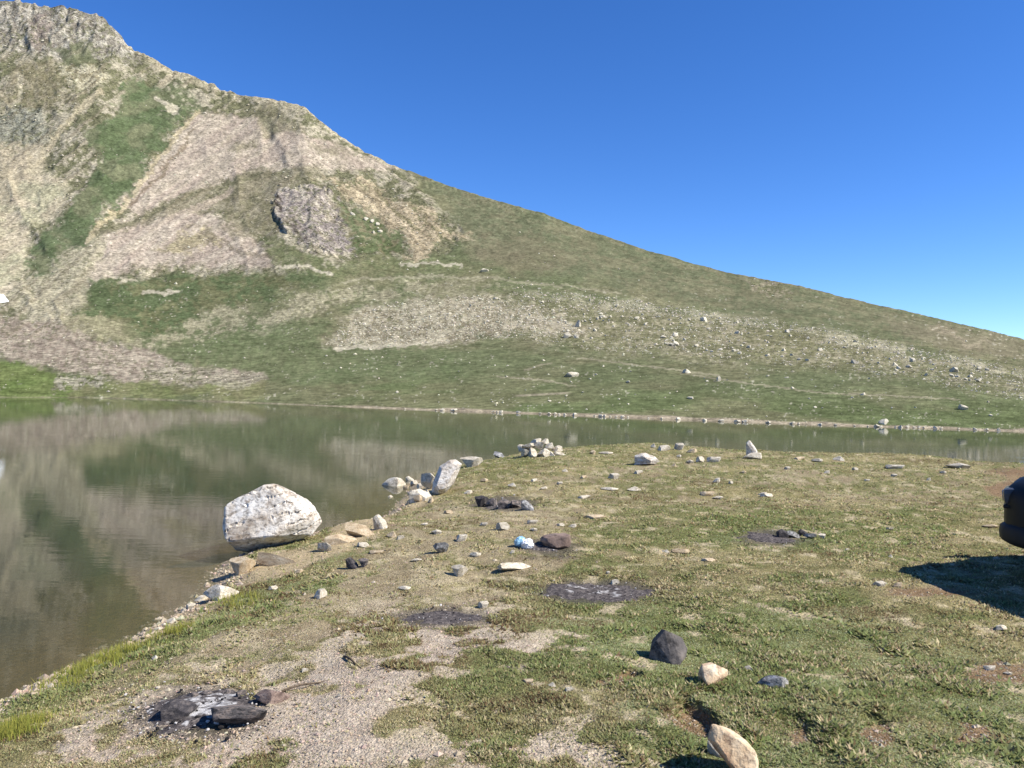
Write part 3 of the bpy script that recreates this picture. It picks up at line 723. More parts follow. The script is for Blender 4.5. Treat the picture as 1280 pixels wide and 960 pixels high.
def stone_px(x0, y0, x1, y1, me, m, name, label, cat='rock', group=None, depth=.85, sink=.22, yaw=None, tilt=0.0, hmul=1.0):
    """a stone whose photo box is given; its foot rests on the ground"""
    uc_, vb = (x0 + x1) / 2, y1
    g = ground_at(uc_, vb)
    s = g.y / FPX
    wd = (x1 - x0) * s; hpx = (y1 - y0) * s
    al = math.atan2(CAMZ - g.z, g.y)
    D = wd * depth
    D = min(D, hpx * .75 / max(math.sin(al), .05))
    h = max((hpx - D * math.sin(al) * .55) / math.cos(al), hpx * .35, wd * .16) * hmul
    o = add(name, me, None, None, label, cat, group)
    put_mat(o, m)
    yv = random.uniform(-.35, .35) if yaw is None else yaw
    g2 = Vector((g.x, g.y + D / 2, 0)); g2.z = float(gz_at(g2.x, g2.y))
    zb = min(g.z, g2.z)
    hh = h * (1 + sink)
    o.scale = (wd / 2, D / 2, hh / 2)
    o.location = (g2.x, g2.y, zb - h * sink + hh / 2)
    o.rotation_euler = (tilt, 0, yv)
    return o

def hull_rock(poly, seed, df, db, fs=.72, shift=(0, .05), edge=.012, rough=.02, cracks=0.0, jit=(.72, 1.12)):
    """angular rock: outline (x, z in metres) at mid depth, a smaller face in front and one behind, faceted and weathered"""
    r = np.random.default_rng(seed); P = np.array(poly, float); c = P.mean(0); w_ = np.ptp(P[:, 0])
    pts = []
    for p in P:
        pts.append((p[0], r.uniform(-.12, .12) * df, p[1]))
        q = c + (p - c) * fs * r.uniform(*jit) + np.array(shift) * w_
        pts.append((q[0], -df * r.uniform(.75, 1.05) + (q[1] - c[1]) * .35, q[1]))
        q = c + (p - c) * .7; pts.append((q[0], db * r.uniform(.8, 1.1), q[1]))
    bm = bmesh.new()
    for p in pts: bm.verts.new(p)
    res = bmesh.ops.convex_hull(bm, input=bm.verts[:])
    bmesh.ops.delete(bm, geom=[v for v in bm.verts if not v.link_faces], context='VERTS')
    bmesh.ops.bevel(bm, geom=bm.edges[:], offset=w_ * .012, segments=1, affect='EDGES', clamp_overlap=True)
    bmesh.ops.triangulate(bm, faces=bm.faces[:])
    for _ in range(7):
        es = [e for e in bm.edges if e.calc_length() > edge]
        if not es or len(bm.faces) > 24000: break
        bmesh.ops.subdivide_edges(bm, edges=es, cuts=1)
        bmesh.ops.triangulate(bm, faces=bm.faces[:])
    bm.normal_update(); bm.verts.ensure_lookup_table()
    V = np.array([v.co[:] for v in bm.verts]); Nn = np.array([v.normal[:] for v in bm.verts])
    F = np.array([[v.index for v in f.verts] for f in bm.faces]); bm.free()
    q = V / w_
    d = (n3(q, 5, seed) * 1.6 + n3(q, 14, seed + 3) * 1.0 + n3(q, 34, seed + 5) * .6) * rough * w_
    st = (q[:, 2] - .42 * q[:, 0]) * 9 + n3(q, 4, seed + 7) * 2.5
    d -= cracks * w_ * ((st % 1) < .14) * (fbm(q[:, 0] * 4, q[:, 2] * 4, 2, seed + 8) > .42)
    d += cracks * .35 * w_ * (np.floor(st) % 2)
    return new_mesh('boulder', V + Nn * d[:, None], F, False)

def hero(poly_px, foot, seed, depth_half, m, name, label, cat='rock', rough=.02, sink=0.03, z=None, fs=.72, shift=(0, .05), cracks=0.0, edge=None, jit=(.72, 1.12)):
    """poly_px in photo pixels, foot = pixel where it meets the ground"""
    g = ground_at(*foot)
    if z is not None:
        X, Y = at_z(float(foot[0]), float(foot[1]), z); g = Vector((float(X), float(Y), z))
    s = g.y / FPX
    poly = [((u - foot[0]) * s, (foot[1] - v) * s) for u, v in poly_px]
    me = hull_rock(poly, seed, depth_half * .6, depth_half, fs, shift, edge or s * 1.6, rough, cracks, jit)
    o = add(name, me, m, None, label, cat)
    o.location = (g.x, g.y + depth_half * .5, g.z - sink)
    return o

# the great boulder at the water's edge
great = hero([(283, 638), (281, 656), (281, 673), (289, 678), (292, 692), (310, 690), (315, 695), (336, 688), (348, 688), (368, 682), (391, 670), (402, 655), (394, 640),
      (379, 627), (367, 618), (354, 611), (347, 611), (339, 606), (314, 620), (292, 634)], (345, 694), 11, .6, M_WHITE, 'boulder',
     'big whitish boulder leaning over the water at the bank', 'boulder', rough=.010, cracks=.016, fs=.80, shift=(-.04, .10), jit=(.97, 1.03), z=.10, sink=.03)
great.location.x -= .08
stone_px(281, 696, 313, 720, MID[0], M_EARTH, 'rock', 'tan stone wedged in the bank under the big whitish boulder')
stone_px(243, 721, 292, 752, MID[1], M_PALE, 'rock', 'pale flat slab at the water line below the big whitish boulder', hmul=.8)
stone_px(404, 660, 446, 680, MID[2], M_EARTH, 'rock', 'ochre rock ledge in the bank close beside the big whitish boulder', depth=.6, hmul=.6, sink=.5)
stone_px(394, 672, 416, 690, MID[5], M_PALE, 'rock', 'pale stone under the landward foot of the big whitish boulder', depth=.6, sink=.6, hmul=.7)
stone_px(430, 652, 468, 672, MID[3], M_EARTH, 'rock', 'low ochre rock at the end of the ledge by the water', depth=.6)
stone_px(464, 643, 484, 662, MID[4], M_PALE, 'rock', 'pale block standing at the end of the ochre bank ledge')
stone_px(316, 696, 392, 706, MID[3], M_EARTH, 'rock', 'long low ochre ledge under the big whitish boulder', depth=.2, sink=1.6)
# shore outcrop
hero([(538, 614), (540, 600), (547, 588), (548, 580), (560, 572), (568, 571), (576, 577), (570, 588), (566, 602), (556, 614), (546, 619)], (548, 619), 31, .28, M_WHITE,
     'rock', 'tall upright whitish slab at the tip of the shore', rough=.014, sink=.05)
stone_px(511, 606, 540, 627, MID[2], M_PALE, 'rock', 'rough pale rock at the foot of the tall upright slab', depth=.7, hmul=.8)
stone_px(524, 590, 546, 612, MID[5], M_PALE, 'rock', 'small pale rock leaning against the tall upright slab', depth=.7)
stone_px(574, 570, 603, 584, MID[0], M_PALE, 'rock', 'low pale rock just behind the tall upright slab', depth=.6)
stone_px(618, 563, 633, 572, MID[3], M_GREY, 'rock', 'small dark grey stone at the water between slab and rock pile')
for (x0, y0, x1, y1, i) in ((475, 590, 506, 607, 1), (506, 593, 518, 601, 4), (484, 618, 492, 622, 2)):
    X, Y = at_z(float((x0 + x1) / 2), float(y1), 0.0)
    s = Y / FPX
    o = add('rock', MID[i], None, None, {1: 'pale rock standing in the water off the tall upright slab', 4: 'small pale rock in the water between two shore rocks', 2: 'tiny pale stone breaking the water surface'}[i], 'rock')
    put_mat(o, M_PALE)
    hz = (y1 - y0) * s * .62
    gz_ = float(gz_at(X, Y))
    hh = hz - gz_ + .05
    o.scale = ((x1 - x0) * s / 2, (x1 - x0) * s * .4, hh / 2); o.location = (float(X), float(Y) + .1, hz - hh / 2)
# rock pile
g0 = ground_at(678, 571); s0 = g0.y / FPX
for i, (dx, dz, ww, hh, dy) in enumerate([(-22, 3, 13, 9, 0), (-11, 4, 14, 10, -2), (1, 4, 13, 11, -3), (12, 3, 12, 9, -1), (22, 3, 14, 9, 2), (-17, 11, 15, 8, 6), (-4, 13, 15, 9, 5), (8, 12, 14, 8, 6), (18, 9, 12, 7, 8), (-9, 18, 13, 6, 9), (3, 18, 12, 6, 9), (-26, 9, 9, 7, 9), (-14, -4, 9, 5, -8), (0, -5, 10, 5, -9)]):
    o = add('rock', MID[i % 6], None, None, 'pale stone in the heap of stones at the end of the spit', 'rock', 'stones of the heap at the end of the spit'); put_mat(o, M_PALE)
    o.scale = (ww * s0 * .56, ww * s0 * .5, hh * s0 * .6); o.location = (g0.x + dx * s0, g0.y + .1 + dy * s0, g0.z + dz * s0)
    o.rotation_euler = (random.uniform(-.3, .3), random.uniform(-.3, .3), random.uniform(0, 6.28))
# cairn
stone_px(930, 565, 958, 574, MID[1], M_PALE, 'rock', 'low pale base stone under the small upright cairn stone', depth=.6)
g = ground_at(943, 573)
o = add('rock', MID[4], None, None, 'white pointed stone standing upright on a base stone by the water', 'rock'); put_mat(o, M_WHITE)
s = g.y / FPX
o.scale = (7.5 * s, 6 * s, 10.5 * s); o.location = (g.x - 1.5 * s, g.y + 6 * s, g.z + 11.5 * s)
for k, q in enumerate([(508, 612, 520, 622), (516, 618, 528, 628), (526, 612, 538, 622), (508, 624, 516, 630), (520, 604, 530, 611), (534, 622, 542, 629), (512, 600, 522, 607), (503, 606, 511, 612)]):
    stone_px(*q, SMALL[k % 8], M_EARTH if k % 2 else M_PALE, 'stone', 'tan rubble stone below the tall upright slab at the shore', 'stone', 'rubble below the upright slab')
for k, (u, v, ww) in enumerate([(180, 796, 12), (196, 786, 10), (212, 776, 14), (222, 768, 9), (236, 758, 12), (248, 748, 16), (160, 804, 9), (150, 810, 8), (204, 781, 8), (120, 828, 9), (60, 856, 12), (80, 846, 8), (40, 868, 9), (228, 762, 10), (262, 740, 12), (258, 732, 8)]):
    stone_px(u - ww / 2, v - ww * .3, u + ww / 2, v + ww * .3, SMALL[k % 8], M_PALE if k % 3 else M_EARTH, 'stone', 'pale stone along the water line of the near bank', 'stone', 'stones along the near water line')
# single stones on the turf
stone_px(796, 566, 826, 582, MID[2], M_WHITE, 'rock', 'rounded white rock casting a dark shadow on the far turf', depth=.8, sink=.1)
hero([(813, 826), (816, 812), (822, 802), (833, 789), (842, 792), (856, 799), (862, 812), (860, 822), (846, 827), (828, 829)], (838, 828), 61, .13, M_DARK, 'rock',
     'black pointed rock lying on green turf', rough=.010, sink=.015, fs=.22, shift=(.12, -.28))
hero([(875, 843), (880, 832), (896, 829), (912, 836), (913, 843), (902, 853), (890, 860), (880, 858)], (892, 859), 63, .09, M_TAN, 'rock',
     'pinkish tan angular stone next to the black rock', rough=.014, sink=.02, fs=.5, shift=(-.08, .02))
hero([(886, 924), (892, 906), (905, 908), (922, 916), (936, 925), (947, 938), (952, 952), (950, 974), (930, 978), (912, 952), (900, 938)], (920, 975), 65, .09, M_TAN, 'rock',
     'large cream and tan rock at the eroded hollow', rough=.02, sink=.02, fs=.8)
stone_px(886, 926, 908, 948, MID[4], M_WHITE, 'rock', 'small white stone leaning on the large cream and tan rock', sink=.1)
stone_px(952, 840, 992, 862, MID[1], M_GREY, 'rock', 'grey and white stone half sunk in green turf', sink=.3)
stone_px(929, 832, 944, 840, SMALL[2], M_PALE, 'rock', 'small flat pale stone between the tan and grey stones')
hero([(675, 676), (677, 671), (694, 667), (713, 668), (715, 678), (713, 685), (697, 687), (684, 685)], (695, 687), 67, .2, M_BROWN, 'rock',
     'reddish brown rock beside the white litter', rough=.014, sink=.02)
stone_px(620, 694, 668, 714, MID[3], M_PALE, 'rock', 'long flat pale slab lying in dry turf near the litter', yaw=.5, depth=.4, hmul=.6)
stone_px(563, 706, 583, 722, MID[0], M_PALE, 'rock', 'pale grey blocky stone in the dry turf', sink=.3)
stone_px(541, 676, 560, 692, MID[5], M_GREY, 'rock', 'rough grey stone in the dry turf by the bank')
# fire pit in the gravel
stone_px(194, 878, 239, 904, MID[2], M_BLACK, 'rock', 'black sooty stone lying in white ash', sink=.1, hmul=1.25, yaw=.4)
stone_px(254, 882, 329, 913, MID[5], M_SOOT, 'rock', 'long soot grey stone on the near rim of the ash', sink=.15, hmul=1.15, depth=.5, yaw=.12)
stone_px(308, 860, 354, 883, MID[1], M_BROWN, 'rock', 'flat brown stone beside the ash on gravel', sink=.15, hmul=1.15, yaw=-.2)
for k, q in enumerate([(246, 862, 262, 872), (232, 864, 246, 874), (268, 860, 288, 870), (292, 862, 306, 874)]):
    stone_px(*q, SMALL[k], M_SOOT, 'rock', 'small sooty stone on the far rim of the white ash', group='sooty stones round the white ash')
# dark stone ring
for k, (q, m) in enumerate([((592, 619, 610, 634), M_BLACK), ((606, 622, 622, 634), M_SOOT), ((622, 623, 642, 636), M_SOOT), ((638, 624, 654, 635), M_SOOT), ((651, 625, 668, 639), M_GREY)]):
    stone_px(*q, MID[k], m, 'rock', 'sooty stone of the dark fire ring on the spit', group='stones of the dark fire ring')
for k, (q, m) in enumerate([((972, 661, 990, 673), M_BLACK), ((986, 663, 1002, 673), M_GREY), ((1000, 662, 1014, 671), M_BLACK), ((1008, 665, 1022, 674), M_GREY), ((1024, 667, 1034, 674), M_PALE)]):
    stone_px(*q, MID[(k + 2) % 6], m, 'rock', 'stone of the small fire ring in the green turf', group='stones of the small fire ring')
# small pale stones sunk in the turf
SPOTS = [(741, 565, 8, 6), (758, 566, 18, 4), (817, 557, 7, 5), (831, 560, 16, 8), (850, 558, 13, 9), (866, 563, 14, 6), (876, 574, 11, 8), (894, 574, 18, 8), (863, 577, 10, 5), (849, 570, 6, 4), (843, 581, 6, 4),
         (799, 590, 12, 5), (768, 595, 14, 8), (897, 600, 10, 6), (914, 603, 6, 4), (886, 617, 18, 7), (899, 622, 14, 5), (763, 611, 22, 5), (793, 611, 18, 6), (731, 621, 18, 5), (744, 647, 26, 4), (716, 657, 12, 5),
         (701, 656, 10, 4), (666, 652, 14, 6), (667, 662, 10, 5), (852, 689, 24, 8), (833, 689, 10, 4), (769, 728, 11, 8), (760, 716, 5, 4), (955, 617, 12, 4), (887, 700, 18, 4), (1123, 583, 22, 6), (1203, 582, 28, 8),
         (1023, 575, 14, 5), (1050, 573, 14, 6), (1001, 573, 14, 4), (1119, 594, 8, 4), (1162, 599, 6, 4), (960, 619, 17, 5), (1114, 661, 9, 4), (1242, 658, 18, 6), (1247, 698, 8, 5), (1114, 695, 5, 4), (1060, 687, 6, 3),
         (1102, 730, 16, 7), (1125, 731, 13, 6), (628, 658, 18, 11), (577, 672, 14, 10), (545, 665, 14, 7), (594, 693, 14, 7), (489, 668, 14, 8), (500, 672, 10, 6), (604, 756, 14, 9), (398, 742, 18, 14),
         (452, 681, 16, 7), (470, 690, 18, 5), (520, 700, 14, 5), (505, 735, 16, 6), (690, 856, 10, 6), (712, 862, 12, 6), (660, 852, 14, 6), (640, 690, 8, 5), (1255, 785, 16, 7), (1240, 835, 14, 7), (1262, 842, 10, 5),
         (605, 600, 10, 5), (640, 606, 12, 5), (668, 600, 9, 4), (700, 604, 8, 4), (585, 615, 12, 5), (560, 640, 12, 5), (605, 655, 10, 5), (530, 655, 10, 4), (680, 610, 9, 4), (706, 588, 8, 4), (730, 596, 9, 4), (985, 585, 8, 4),
         (1035, 590, 9, 4), (1070, 586, 8, 4), (1085, 600, 7, 3), (930, 590, 7, 4), (1180, 590, 8, 4), (192, 822, 10, 6), (380, 838, 9, 6), (196, 860, 6, 4), (372, 714, 12, 6), (340, 735, 12, 6)]
MARKS = [(678, 565, 'the stone heap'), (811, 574, 'the rounded white rock'), (943, 570, 'the upright white stone'), (630, 629, 'the dark fire ring'), (1000, 668, 'the small fire ring'), (655, 678, 'the plastic litter'),
         (746, 740, 'the wide grey ash patch'), (552, 772, 'the dark ash streak'), (340, 690, 'the big whitish boulder'), (555, 600, 'the tall upright slab'), (445, 704, 'the charred wood'), (572, 714, 'the pale grey blocky stone'),
         (838, 810, 'the black pointed rock'), (250, 890, 'the white ash'), (1200, 730, 'the car shadow'), (1270, 650, 'the black car'), (1240, 840, 'the bare red soil'), (1203, 582, 'the far water edge')]
for k, (u, v, ww, hh) in enumerate(SPOTS):
    mk = min(MARKS, key=lambda q: (q[0] - u) ** 2 + (2 * (q[1] - v)) ** 2)[2]
    shp = 'long flat' if ww > 3.4 * hh else 'low wide' if ww > 2.2 * hh else 'chunky'
    hue = 'pale' if k % 5 else 'ochre'
    siz = 'tiny' if ww < 9 else 'small' if ww < 15 else 'larger'
    stone_px(u - ww / 2, v - hh * .5, u + ww / 2, v + hh * .5, SMALL[k % 8], M_PALE if k % 5 else M_EARTH, 'stone', siz + ' ' + shp + ' ' + hue + ' stone sunk in turf near ' + mk, 'stone', 'stones sunk in the turf', sink=.35, depth=.7)

# ------------------------------------------------------------------ ash beds, charcoal, litter
def ash_bed(u0, v0, ru, rv, white, name, label, h=.02):
    c0 = ground_at(u0, v0); cr = ground_at(u0 + ru, v0); cn = ground_at(u0, v0 + rv); cf = ground_at(u0, v0 - rv)
    rx = abs(cr.x - c0.x); ry = abs(cf.y - cn.y) / 2
    nt_, nr_ = 72, 22
    th = np.linspace(0, 2 * np.pi, nt_, endpoint=False); q = np.linspace(0.02, 1.1, nr_)
    T, Q = np.meshgrid(th, q)
    wob = 1 + .35 * (fbm(np.cos(T) * 2.2 + u0, np.sin(T) * 2.2, 3, int(u0)) - .5)
    X = c0.x + np.cos(T) * Q * rx * wob; Y = (cn.y + cf.y) / 2 + np.sin(T) * Q * ry * wob
    z = Gz(X, Y)
    n = fbm(X * 9, Y * 9, 4, int(v0)); 
    z = z + .004 + h * (1 - Q ** 2) * (.3 + n * .6) - sstep(.6, 1.1, Q + (n - .5) * .9) * .03
    wh = white * sstep(.9, .3, Q + (fbm(X * 17, Y * 17, 4, 77) - .5) * 2.4)
    F = []
    for i in range(nr_ - 1):
        for j in range(nt_):
            F.append((i * nt_ + j, i * nt_ + (j + 1) % nt_, (i + 1) * nt_ + (j + 1) % nt_, (i + 1) * nt_ + j))
    V = np.stack([X, Y, z], -1).reshape(-1, 3); org = np.array([c0.x, c0.y, c0.z])
    me = new_mesh(name, V - org, np.array(F), True, None, {'white': wh.ravel()})
    return add(name, me, M_ASH, None, label, 'ash', loc=org)
M_ASH, nt, b = mat('wood_ash')
a = N(nt, 'ShaderNodeAttribute', _attribute_name='white'); tc = N(nt, 'ShaderNodeTexCoord')
n1 = N(nt, 'ShaderNodeTexNoise', Scale=34.0, Detail=6.0, Roughness=.75); nt.links.new(tc.outputs['Object'], n1.inputs['Vector'])
n2 = N(nt, 'ShaderNodeTexNoise', Scale=9.0, Detail=6.0, Roughness=.7); nt.links.new(tc.outputs['Object'], n2.inputs['Vector'])
c = ramp(nt, n1.outputs[0], [(.36, lin((58, 54, 54))), (.5, lin((92, 86, 84))), (.66, lin((140, 130, 122)))])
c = mix(nt, ramp(nt, math_n(nt, 'MULTIPLY_ADD', n2.outputs[0], .9, math_n(nt, 'MULTIPLY_ADD', a.outputs['Fac'], .5, -.42)), [(.3, 0.0), (.46, 1.0)]), c,
        ramp(nt, n1.outputs[0], [(.35, lin((130, 126, 122))), (.6, lin((226, 222, 216)))]))
nt.links.new(c, b.inputs['Base Color']); b.inputs['Roughness'].default_value = 1.0; b.inputs['Specular IOR Level'].default_value = 0.05
bp1 = N(nt, 'ShaderNodeBump', Distance=.02, Strength=.9); nt.links.new(n1.outputs[0], bp1.inputs['Height']); nt.links.new(bp1.outputs[0], b.inputs['Normal'])
ash_bed(248, 888, 80, 31, .8, 'ash_bed', 'white and black ash of the fire pit on the gravel path')
ash_bed(552, 772, 62, 11, .15, 'ash_bed', 'dark ash streak where gravel path meets the turf')
ash_bed(746, 740, 78, 14, .55, 'ash_bed', 'wide round grey ash patch in green turf', .015)
ash_bed(960, 673, 34, 8, .25, 'ash_bed', 'dark ash patch next to the small fire ring')
ash_bed(632, 631, 36, 6, .2, 'ash_bed', 'sooty ground inside the dark fire ring')
ash_bed(682, 684, 26, 6, .1, 'ash_bed', 'black ash beneath the reddish brown rock')

def charred_lump():
    r = stone_px(430, 697, 447, 712, MID[4], M_BLACK, 'charred_wood', 'black charred lump of wood on turf near the bank', 'charred wood', sink=.1)
    stone_px(446, 698, 460, 710, MID[0], M_SOOT, 'charred_wood', 'grey crumbled piece beside the black charred lump', 'charred wood', sink=.1)
charred_lump()
# crumpled plastic litter
def plastic(col_, name):
    m, nt, b = mat(name)
    tc = N(nt, 'ShaderNodeTexCoord'); n = N(nt, 'ShaderNodeTexNoise', Scale=3.0, Detail=4.0)
    nt.links.new(tc.outputs['Object'], n.inputs['Vector'])
    nt.links.new(ramp(nt, n.outputs[0], [(.35, [v * .75 for v in col_]), (.65, col_)]), b.inputs['Base Color'])
    b.inputs['Roughness'].default_value = .35
    return m
def litter(q, m, label, seed):
    V, F = ICO[4]; V = V.copy()
    r = 1 + .5 * (ridged(V[:, 0] * 1.7 + seed, V[:, 1] * 1.7 + V[:, 2] * 1.3, 4, seed) - .5) + .3 * n3(V, 4, seed)
    me = new_mesh('plastic_litter', V * r[:, None], F, False)
    o = stone_px(*q, me, m, 'plastic_litter', label, 'litter', sink=.1)
    return o
litter((643, 671, 657, 684), plastic(lin((150, 190, 210), 1), 'blue_plastic'), 'crumpled pale blue plastic litter by the brown rock', 5)
litter((652, 674, 667, 687), plastic(lin((240, 240, 240), 1), 'white_plastic'), 'crumpled white plastic litter by the brown rock', 9)
# stick on the gravel
def tube(pts, r0, r1, sides=7):
    P = [Vector(p) for p in pts]; V = []; F = []
    for i, p in enumerate(P):
        d = (P[min(i + 1, len(P) - 1)] - P[max(i - 1, 0)]).normalized()
        a_ = d.orthogonal().normalized(); b_ = d.cross(a_)
        r = r0 + (r1 - r0) * i / (len(P) - 1)
        for k in range(sides):
            t = 2 * math.pi * k / sides
            V.append(p + (a_ * math.cos(t) + b_ * math.sin(t)) * r)
    for i in range(len(P) - 1):
        for k in range(sides):
            F.append((i * sides + k, i * sides + (k + 1) % sides, (i + 1) * sides + (k + 1) % sides, (i + 1) * sides + k))
    return np.array([v[:] for v in V]), np.array(F)
M_STICK = rock_mat('dead_wood', [(.3, lin((70, 60, 48))), (.5, lin((98, 84, 68))), (.7, lin((124, 108, 90)))], scale=12, detail_bump=.2)
for (p0, p1, lab) in (((430, 822), (452, 836), 'short dark twig lying on the pale gravel'), ((352, 866), (412, 850), 'thin dry branch lying on gravel beside the brown stone')):
    a_ = ground_at(*p0); b_ = ground_at(*p1)
    pts = [a_.lerp(b_, t) + Vector((0, 0, .008 + .01 * math.sin(t * 5))) for t in np.linspace(0, 1, 6)]
    V, F = tube(pts, .008, .004)
    add('twig', new_mesh('twig', V - np.array(a_), F, True), M_STICK, None, lab, 'twig', loc=a_)

# ------------------------------------------------------------------ far boulders on the hillside
FARM = [rock_mesh(300 + i, 3, rough=.08) for i in range(8)]
BANDP = [(560, 378), (680, 370), (800, 382), (900, 398), (1010, 414), (1130, 440), (1279, 468), (1279, 496), (1150, 468), (1010, 452), (880, 440), (740, 432), (640, 420), (560, 408)]
far_pts = []
def far_boulder(u, v, wpx, hpx, label, group, m=M_FAR, name='boulder', cat='boulder'):
    p = on_mtn(u, v); s = p.y / FPX
    o = add(name, FARM[len(far_pts) % 8], None, None, label, cat, group); put_mat(o, m)
    o.scale = (wpx * s / 2, wpx * s * .42, hpx * s * .62)
    o.location = p + Vector((0, 0, hpx * s * .2)); o.rotation_euler = (random.uniform(-.2, .2), random.uniform(-.25, .25), random.uniform(0, 6.28))
    far_pts.append(o)
cnt = 0
while cnt < 150:
    u = random.uniform(560, 1275); v = random.uniform(368, 500)
    if float(poly_sd(np.array([u]), np.array([v]), BANDP)[0]) < 0: continue
    if u < 720 and random.random() < .5: continue
    wpx = min(3.0 + random.expovariate(.6), 9) * (.85 + .35 * (u - 560) / 720)
    far_boulder(u, v, wpx, wpx * random.uniform(.5, .8), ('large' if wpx > 6.5 else 'middling' if wpx > 4.4 else 'small') + ' pale boulder in the stony band across the far hillside', 'boulders of the stony band'); cnt += 1
for i in range(70):
    u = random.uniform(400, 1275); t = random.random()
    v = shore_y(u) - 6 - 62 * t
    wpx = min(2.2 + random.expovariate(.9), 7)
    far_boulder(u, v, wpx, wpx * random.uniform(.45, .7), 'pale stone scattered on the green slope above the far shore', 'stones on the green far slope', name='stone', cat='stone')
for (u, v, ww) in ((440, 270, 6), (457, 276, 7), (464, 278, 6), (472, 282, 6), (474, 290, 6), (466, 292, 5)):
    far_boulder(u, v, ww, ww * .8, 'white boulder in the green hollow beside the grey crag', 'white boulders by the crag')
# the ones that stand out
for (u, v, ww, hh, lab) in ((1204, 511, 12, 8, 'lone white boulder on green slope above the far shore'), (1103, 530, 11, 8, 'rounded pale boulder standing on the far beach'), (722, 408, 11, 9, 'pale block at the lower edge of the stony hillside'),
                            (709, 423, 11, 9, 'dark sided block just below the pale block on the hillside'), (713, 470, 18, 7, 'flat pale outcrop in the green far slope'), (604, 341, 12, 5, 'lone pale outcrop below the grassy ridge shoulder'),
                            (858, 466, 10, 6, 'pale boulder beside the footpath on the far slope'), (862, 498, 9, 4, 'flat pale stone low on the far slope'), (898, 476, 7, 8, 'pinkish boulder where the footpath bends')):
    far_boulder(u, v, ww, hh, lab, None)
for i in range(70):
    u = random.uniform(480, 1278); wpx = random.uniform(2.5, 6.5)
    far_boulder(u, shore_y(u) - .5, wpx, wpx * .6, 'pale stone on the narrow beach of the far shore', 'stones on the far beach', name='stone', cat='stone')
# countless smaller stones of the hillside
SV, SF = ICO[1]
OV = np.array([(1, 0, 0), (-1, 0, 0), (0, 1, 0), (0, -1, 0), (0, 0, 1), (0, 0, -1)], float); OF = np.array([(0, 2, 4), (2, 1, 4), (1, 3, 4), (3, 0, 4), (2, 0, 5), (1, 2, 5), (3, 1, 5), (0, 3, 5)])
sv_all, sf_all, sc_all = [], [], []
def stones_stuff(name, pts, sizes, cols, m, label, cat, attr='scol', squash=.7, SV=SV, SF=SF):
    n = len(pts); k = len(SV)
    jit = rng.uniform(.65, 1.2, (n, k, 1))
    ax = rng.uniform(.7, 1.3, (n, 1, 3)) * np.array([1, 1, squash])
    th = rng.uniform(0, 6.28, n); c_, s_ = np.cos(th), np.sin(th)
    V = SV[None] * jit * ax
    V = np.stack([V[..., 0] * c_[:, None] - V[..., 1] * s_[:, None], V[..., 0] * s_[:, None] + V[..., 1] * c_[:, None], V[..., 2]], -1)
    V = V * sizes[:, None, None] + pts[:, None]
    F = (SF[None] + (np.arange(n) * k)[:, None, None]).reshape(-1, 3)
    me = new_mesh(name, V.reshape(-1, 3), F, False, {attr: np.repeat(cols, k, 0)})
    return add(name, me, m, kind='stuff', label=label, cat=cat)
M_STUFF = attr_stone_mat('loose_stone', 'scol')
jj = np.searchsorted(uc, rng.uniform(-20, 1290, 60000)); ii = rng.integers(8, NSR - 2, 60000)
jj = np.clip(jj, 0, len(uc) - 1)
keep = rng.random(60000) < rocky[ii, jj] ** 1.5 * .28 + .006
ii, jj = ii[keep], jj[keep]
bu = rng.uniform(560, 1285, 22000); bv = rng.uniform(366, 500, 22000)
bk = (poly_sd(bu, bv, BANDP) > -6) & (rng.random(22000) < .2 + .8 * sstep(.42, .6, fbm(bu / 40, bv / 12, 3, 931)))
tu = rng.uniform(640, 1285, 1500); tv = np.interp(tu, [600, 700, 790, 900, 1000, 1100, 1200, 1290], [362, 372, 382, 397, 412, 431, 452, 470]) + rng.normal(0, 5, 1500)
qu = rng.uniform(400, 740, 12000); qv = rng.uniform(366, 434, 12000)
qk = poly_sd(qu, qv, [(405, 432), (430, 404), (480, 380), (560, 370), (640, 376), (700, 396), (730, 416), (690, 420), (560, 428), (470, 434)]) > 0
au = np.concatenate([bu[bk][:3800], tu, qu[qk][:3000]]); av = np.concatenate([bv[bk][:3800], tv, qv[qk][:3000]])
aj = np.clip(np.searchsorted(uc, au), 0, len(uc) - 1); ai = np.clip(((sw[aj] - av) / (sw[aj] - rw[aj]) * (NSR - 1)).astype(int), 0, NSR - 1)
ii = np.concatenate([ii, ai]); jj = np.concatenate([jj, aj])
P = np.stack([Xm[ii, jj], Ym[ii, jj], Zm[ii, jj]], -1)
sz = P[:, 1] / FPX * np.clip(.7 + rng.exponential(.6, len(P)), .7, 3.2) * .82
cc = lin((214, 204, 178))[None] * rng.uniform(.6, 1.15, (len(P), 1)) * (1 + rng.normal(0, .03, (len(P), 3)))
gj = np.clip(np.searchsorted(uc, rng.uniform(-20, 1300, 52000)), 0, len(uc) - 1); gi = rng.integers(6, NSR - 1, 52000)
kk = rng.random(52000) < .35 + .65 * np.clip(rocky[gi, gj] * 1.5, 0, 1)
gi, gj = gi[kk], gj[kk]
P2 = np.stack([Xm[gi, gj], Ym[gi, gj], Zm[gi, gj]], -1)
rk_ = rocky[gi, gj]
dark = rng.random(len(P2)) < .55
f_ = np.where(dark, rng.uniform(.35, .75, len(P2)), rng.uniform(1.05, 1.6, len(P2))) ** np.clip(.5 + rk_, .5, 1.0)
c2 = np.clip(col[gi, gj] * f_[:, None] * np.where(dark, 1, 1)[:, None] * np.where(dark[:, None], np.array([.9, 1.0, .78]), 1.0), 0, .8)
s2 = P2[:, 1] / FPX * rng.uniform(.45, 1.25, len(P2)) * (.6 + .5 * np.clip(rk_, 0, 1))
